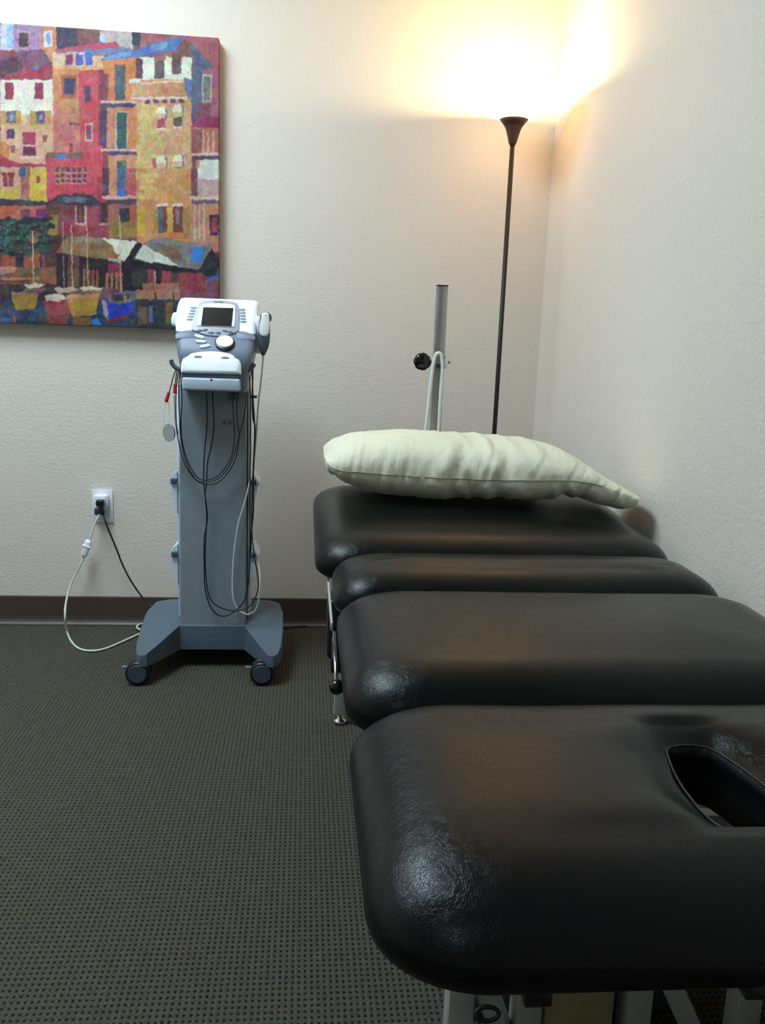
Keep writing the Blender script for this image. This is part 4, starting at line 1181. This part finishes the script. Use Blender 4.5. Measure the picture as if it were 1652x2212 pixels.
def lead(name, path, Y, r, label, cat='cable', group='black leads hanging on the machine', m_='cord'):
    P = px_path(path, Y)
    lo = min(P, key=lambda v: v.z)
    o = add(name, tube(P, r, 7, 6), M[m_], None, tuple(lo))
    return tag(o, label, cat, group)
lead('lead_wire', [(446, 848), (447, 890), (446, 930), (441, 985), (440, 1040), (444, 1080), (448, 1120), (441, 1165), (441, 1220), (443, 1270), (455, 1312), (478, 1331), (505, 1322), (527, 1298), (536, 1260), (539, 1215), (540, 1150), (540, 1050), (541, 950), (541, 870), (539, 806)], 2.578, 0.0019, 'black lead from under the drawer, lower of the two bottom loops')
lead('lead_wire', [(459, 848), (460, 880), (462, 920), (457, 960), (448, 1000), (446, 1045), (443, 1065), (446, 1110), (445, 1150), (443, 1200), (446, 1260), (456, 1297), (480, 1314), (510, 1319), (540, 1309), (557, 1275), (556, 1240), (550, 1205), (544, 1150), (544, 1080), (548, 990), (550, 920), (547, 870), (544, 800)], 2.570, 0.0019, 'black lead from under the drawer, upper of the two bottom loops')
lead('lead_wire', [(386, 794), (380, 850), (381, 920), (388, 965), (402, 1008), (425, 1038), (450, 1047), (478, 1037), (505, 1000), (514, 965), (516, 935), (511, 885), (516, 840), (524, 802)], 2.562, 0.0016, 'black lead draped between the hooks, lowest of the three loops')
lead('lead_wire', [(389, 795), (393, 860), (391, 905), (393, 950), (405, 995), (425, 1030), (445, 1037), (472, 1027), (498, 990), (506, 950), (504, 900), (503, 868), (510, 835), (521, 803)], 2.556, 0.0016, 'black lead draped between the hooks, highest of the three loops')
lead('lead_wire', [(388, 796), (386, 850), (388, 900), (392, 955), (403, 1000), (423, 1036), (448, 1041), (474, 1032), (499, 998), (517, 940), (528, 895), (531, 860), (528, 820), (530, 803)], 2.550, 0.0016, 'black lead draped between the hooks, middle of the three loops')
lead('lead_wire', [(546, 795), (545, 850), (546, 900), (551, 925), (549, 980), (547, 1030), (547, 1100), (543, 1150), (541, 1195)], 2.586, 0.0024, 'thick black lead straight down the right side of the column')

def clip_lead(path, a, b, label):
    P = px_path(path, 2.53)
    t = empty('electrode_lead', P[-1], label, 'cable', 'electrode leads with red plugs')
    add('wire', tube(P, 0.0015, 7, 6), M['cord'], t)
    add('red_plug', tube([atY(a[0], a[1], 2.53), atY((a[0] + b[0]) / 2, (a[1] + b[1]) / 2, 2.53), atY(b[0], b[1], 2.53)], [0.0042, 0.0058], 10, 4), M['red'], t)
clip_lead([(380, 797), (374, 815), (368, 838), (365, 850)], (365, 847), (358.5, 868), 'black lead ending in a red plug, farther left of the two')
clip_lead([(382, 798), (380, 815), (378, 832)], (378, 829), (378, 850), 'black lead ending in a red plug, nearer the column')
ed = empty('electrode_disc', atY(366, 955, 2.54), 'round grey electrode disc dangling left of the column', 'electrode')
dc_ = atY(365.5, 935, 2.54)
add('disc', lathe([(0.0, 0.0), (0.0245, 0.0), (0.026, 0.0015), (0.026, 0.003), (0.0, 0.004)], dc_, (-0.75, -0.8, 0.0), 32), M['disc'], ed, angle=50)
add('disc_back', lathe([(0.0, -0.0035), (0.0235, -0.003), (0.0245, 0.0)], dc_, (-0.75, -0.8, 0.0), 32), M['blackplastic'], ed, angle=50)
add('wire', tube(px_path([(359, 868), (354.5, 885), (353.5, 900), (356, 915), (362, 925)], 2.535), 0.0007, 6, 6), M['whitecord'], ed)
add('wire', tube(px_path([(365, 868), (365, 885), (364, 905), (364, 925)], 2.535), 0.0007, 6, 6), M['whitecord'], ed)
wl = px_path([(375, 850), (376, 880), (378, 905), (384, 938)], 2.57)
tag(add('white_lead', tube(wl, 0.0028, 8, 6), M['whitecord'], None, tuple(wl[-1])), 'short white lead hanging at the upper left edge of the column', 'cable')

# ------------------------------------------------------------------ wall outlet and cords
pc = atY(222, 1093, 2.997)
out = empty('wall_outlet', (pc.x, 2.9995, pc.z - 0.057), 'white duplex wall outlet left of the machine', 'outlet')
add('cover_plate', box(pc.x - 0.0345, pc.x + 0.0345, 2.9935, 2.9995, pc.z - 0.0575, pc.z + 0.0575, 0.002, 2), M['plate'], out, angle=40)
for dz in (0.021, -0.021):
    s_ = add('socket', prism([Vector((pc.x + x, 2.9940, pc.z + dz + z)) for x, z in [(-.012, -.014), (.012, -.014), (.017, -.006), (.017, .006), (.012, .014), (-.012, .014), (-.017, .006), (-.017, -.006)]], (0, -1, 0), 0.002), M['plate'], out, smooth=False)
    for dx in (-0.0065, 0.0065):
        add('slot', box(pc.x + dx - .0012, pc.x + dx + .0012, 2.9915, 2.9925, pc.z + dz - .002, pc.z + dz + .006), M['plug_dark'], s_, smooth=False)
add('screw', lathe([(0.0, 0), (0.003, 0), (0.0025, 0.001), (0, 0.0012)], (pc.x, 2.9935, pc.z), (0, -1, 0), 12), M['frame'], out)
# white plug-in adapter in the upper socket
ac = atY(220, 1078, 2.985)
ad = empty('plug_adapter', (ac.x, 2.992, ac.z - 0.02), 'small white plug adapter in the upper outlet socket', 'adapter')
add('adapter_body', box(ac.x - 0.021, ac.x + 0.019, 2.958, 2.9915, ac.z - 0.013, ac.z + 0.017, 0.004, 3), M['white'], ad, angle=45)
add('adapter_side', box(ac.x + 0.0192, ac.x + 0.023, 2.965, 2.988, ac.z - 0.020, ac.z + 0.014, 0.001), M['plate'], ad)
# black cord and plug
kc = atY(218, 1086, 2.95)
bc = empty('power_cord', (kc.x, 2.95, 0.12), 'black power cord from the outlet running behind the machine base', 'power cord')
add('plug', box(kc.x - 0.014, kc.x + 0.012, 2.935, 2.9578, kc.z - 0.011, kc.z + 0.011, 0.004, 3), M['blackplastic'], bc, angle=45)
add('plug_neck', tube([Vector((kc.x, 2.945, kc.z - 0.008)), atY(220, 1100, 2.942), atY(223, 1113, 2.94)], [0.009, 0.0055], 10, 4), M['blackplastic'], bc)
add('cable', tube(px_path([(222, 1110, 2.94), (228, 1128, 2.93), (240, 1158, 2.93), (254, 1192, 2.93), (263, 1216, 2.93), (280, 1250, 2.93), (302, 1283, 2.93), (322, 1306, 2.92), (345, 1320, 2.90), (365, 1326, 2.88)], 2.93), 0.0030, 8, 6), M['cord'], bc)
# white cord with inline coupling
wc = empty('white_power_cord', atZ(200, 1405, 0.0), 'white power cord with inline coupling looping onto the carpet', 'power cord')
lp_ = atY(213, 1108, 2.975)
add('plug', box(lp_.x - 0.012, lp_.x + 0.014, 2.962, 2.9905, lp_.z - 0.006, lp_.z + 0.018, 0.004, 3), M['plug_dark'], wc, angle=45)
def fl(x, y, h=0.0036): return atZ(x, y, h)
add('cable', tube([atY(215, 1111, 2.965), atY(209, 1122, 2.955), atY(201, 1142, 2.95), atY(194, 1166, 2.945), atY(189, 1176, 2.945)], 0.0034, 8, 6), M['whitecord'], wc)
add('cable', tube([atY(183, 1199, 2.945), atY(176, 1215, 2.94), atY(163, 1240, 2.935), atY(150, 1270, 2.92), atY(142, 1305, 2.89), atY(140.5, 1335, 2.86), fl(145, 1365, 0.010), fl(155, 1387), fl(171, 1401), fl(195, 1406), fl(225, 1402), fl(260, 1388), fl(295, 1372), fl(314, 1364), fl(323, 1358), fl(322, 1352), fl(310, 1347, .006), fl(298, 1350.5, .009), fl(296, 1356, .009), fl(305, 1361, .010), fl(318, 1361.5, .011), fl(340, 1356, .006)], 0.0036, 8, 6), M['whitecord'], wc)
c0, c1 = atY(192, 1167, 2.945), atY(181, 1201, 2.945)
add('coupling', bar(c0, c1, 0.021, 0.024, 0.005, up=(0, 1, 0)), M['white'], wc, angle=50)
mid = (c0 + c1) / 2 + (c0 - c1) * 0.12
add('coupling_collar', bar(mid, mid + (c0 - c1).normalized() * 0.004, 0.027, 0.029, 0.001, up=(0, 1, 0)), M['white'], wc, angle=50)
# black cord on the floor between machine and table
fcp = [fl(560, 1362, .003), fl(612, 1357, .003), fl(640, 1354, .003), fl(670, 1351.5, .003), fl(700, 1347.5 + 2, .003), fl(740, 1349, .003)]
tag(add('power_cord', tube(fcp, 0.0028, 8, 6), M['cord'], None, tuple(fcp[0])), 'thin black cord on the carpet between the machine and the treatment table', 'power cord')
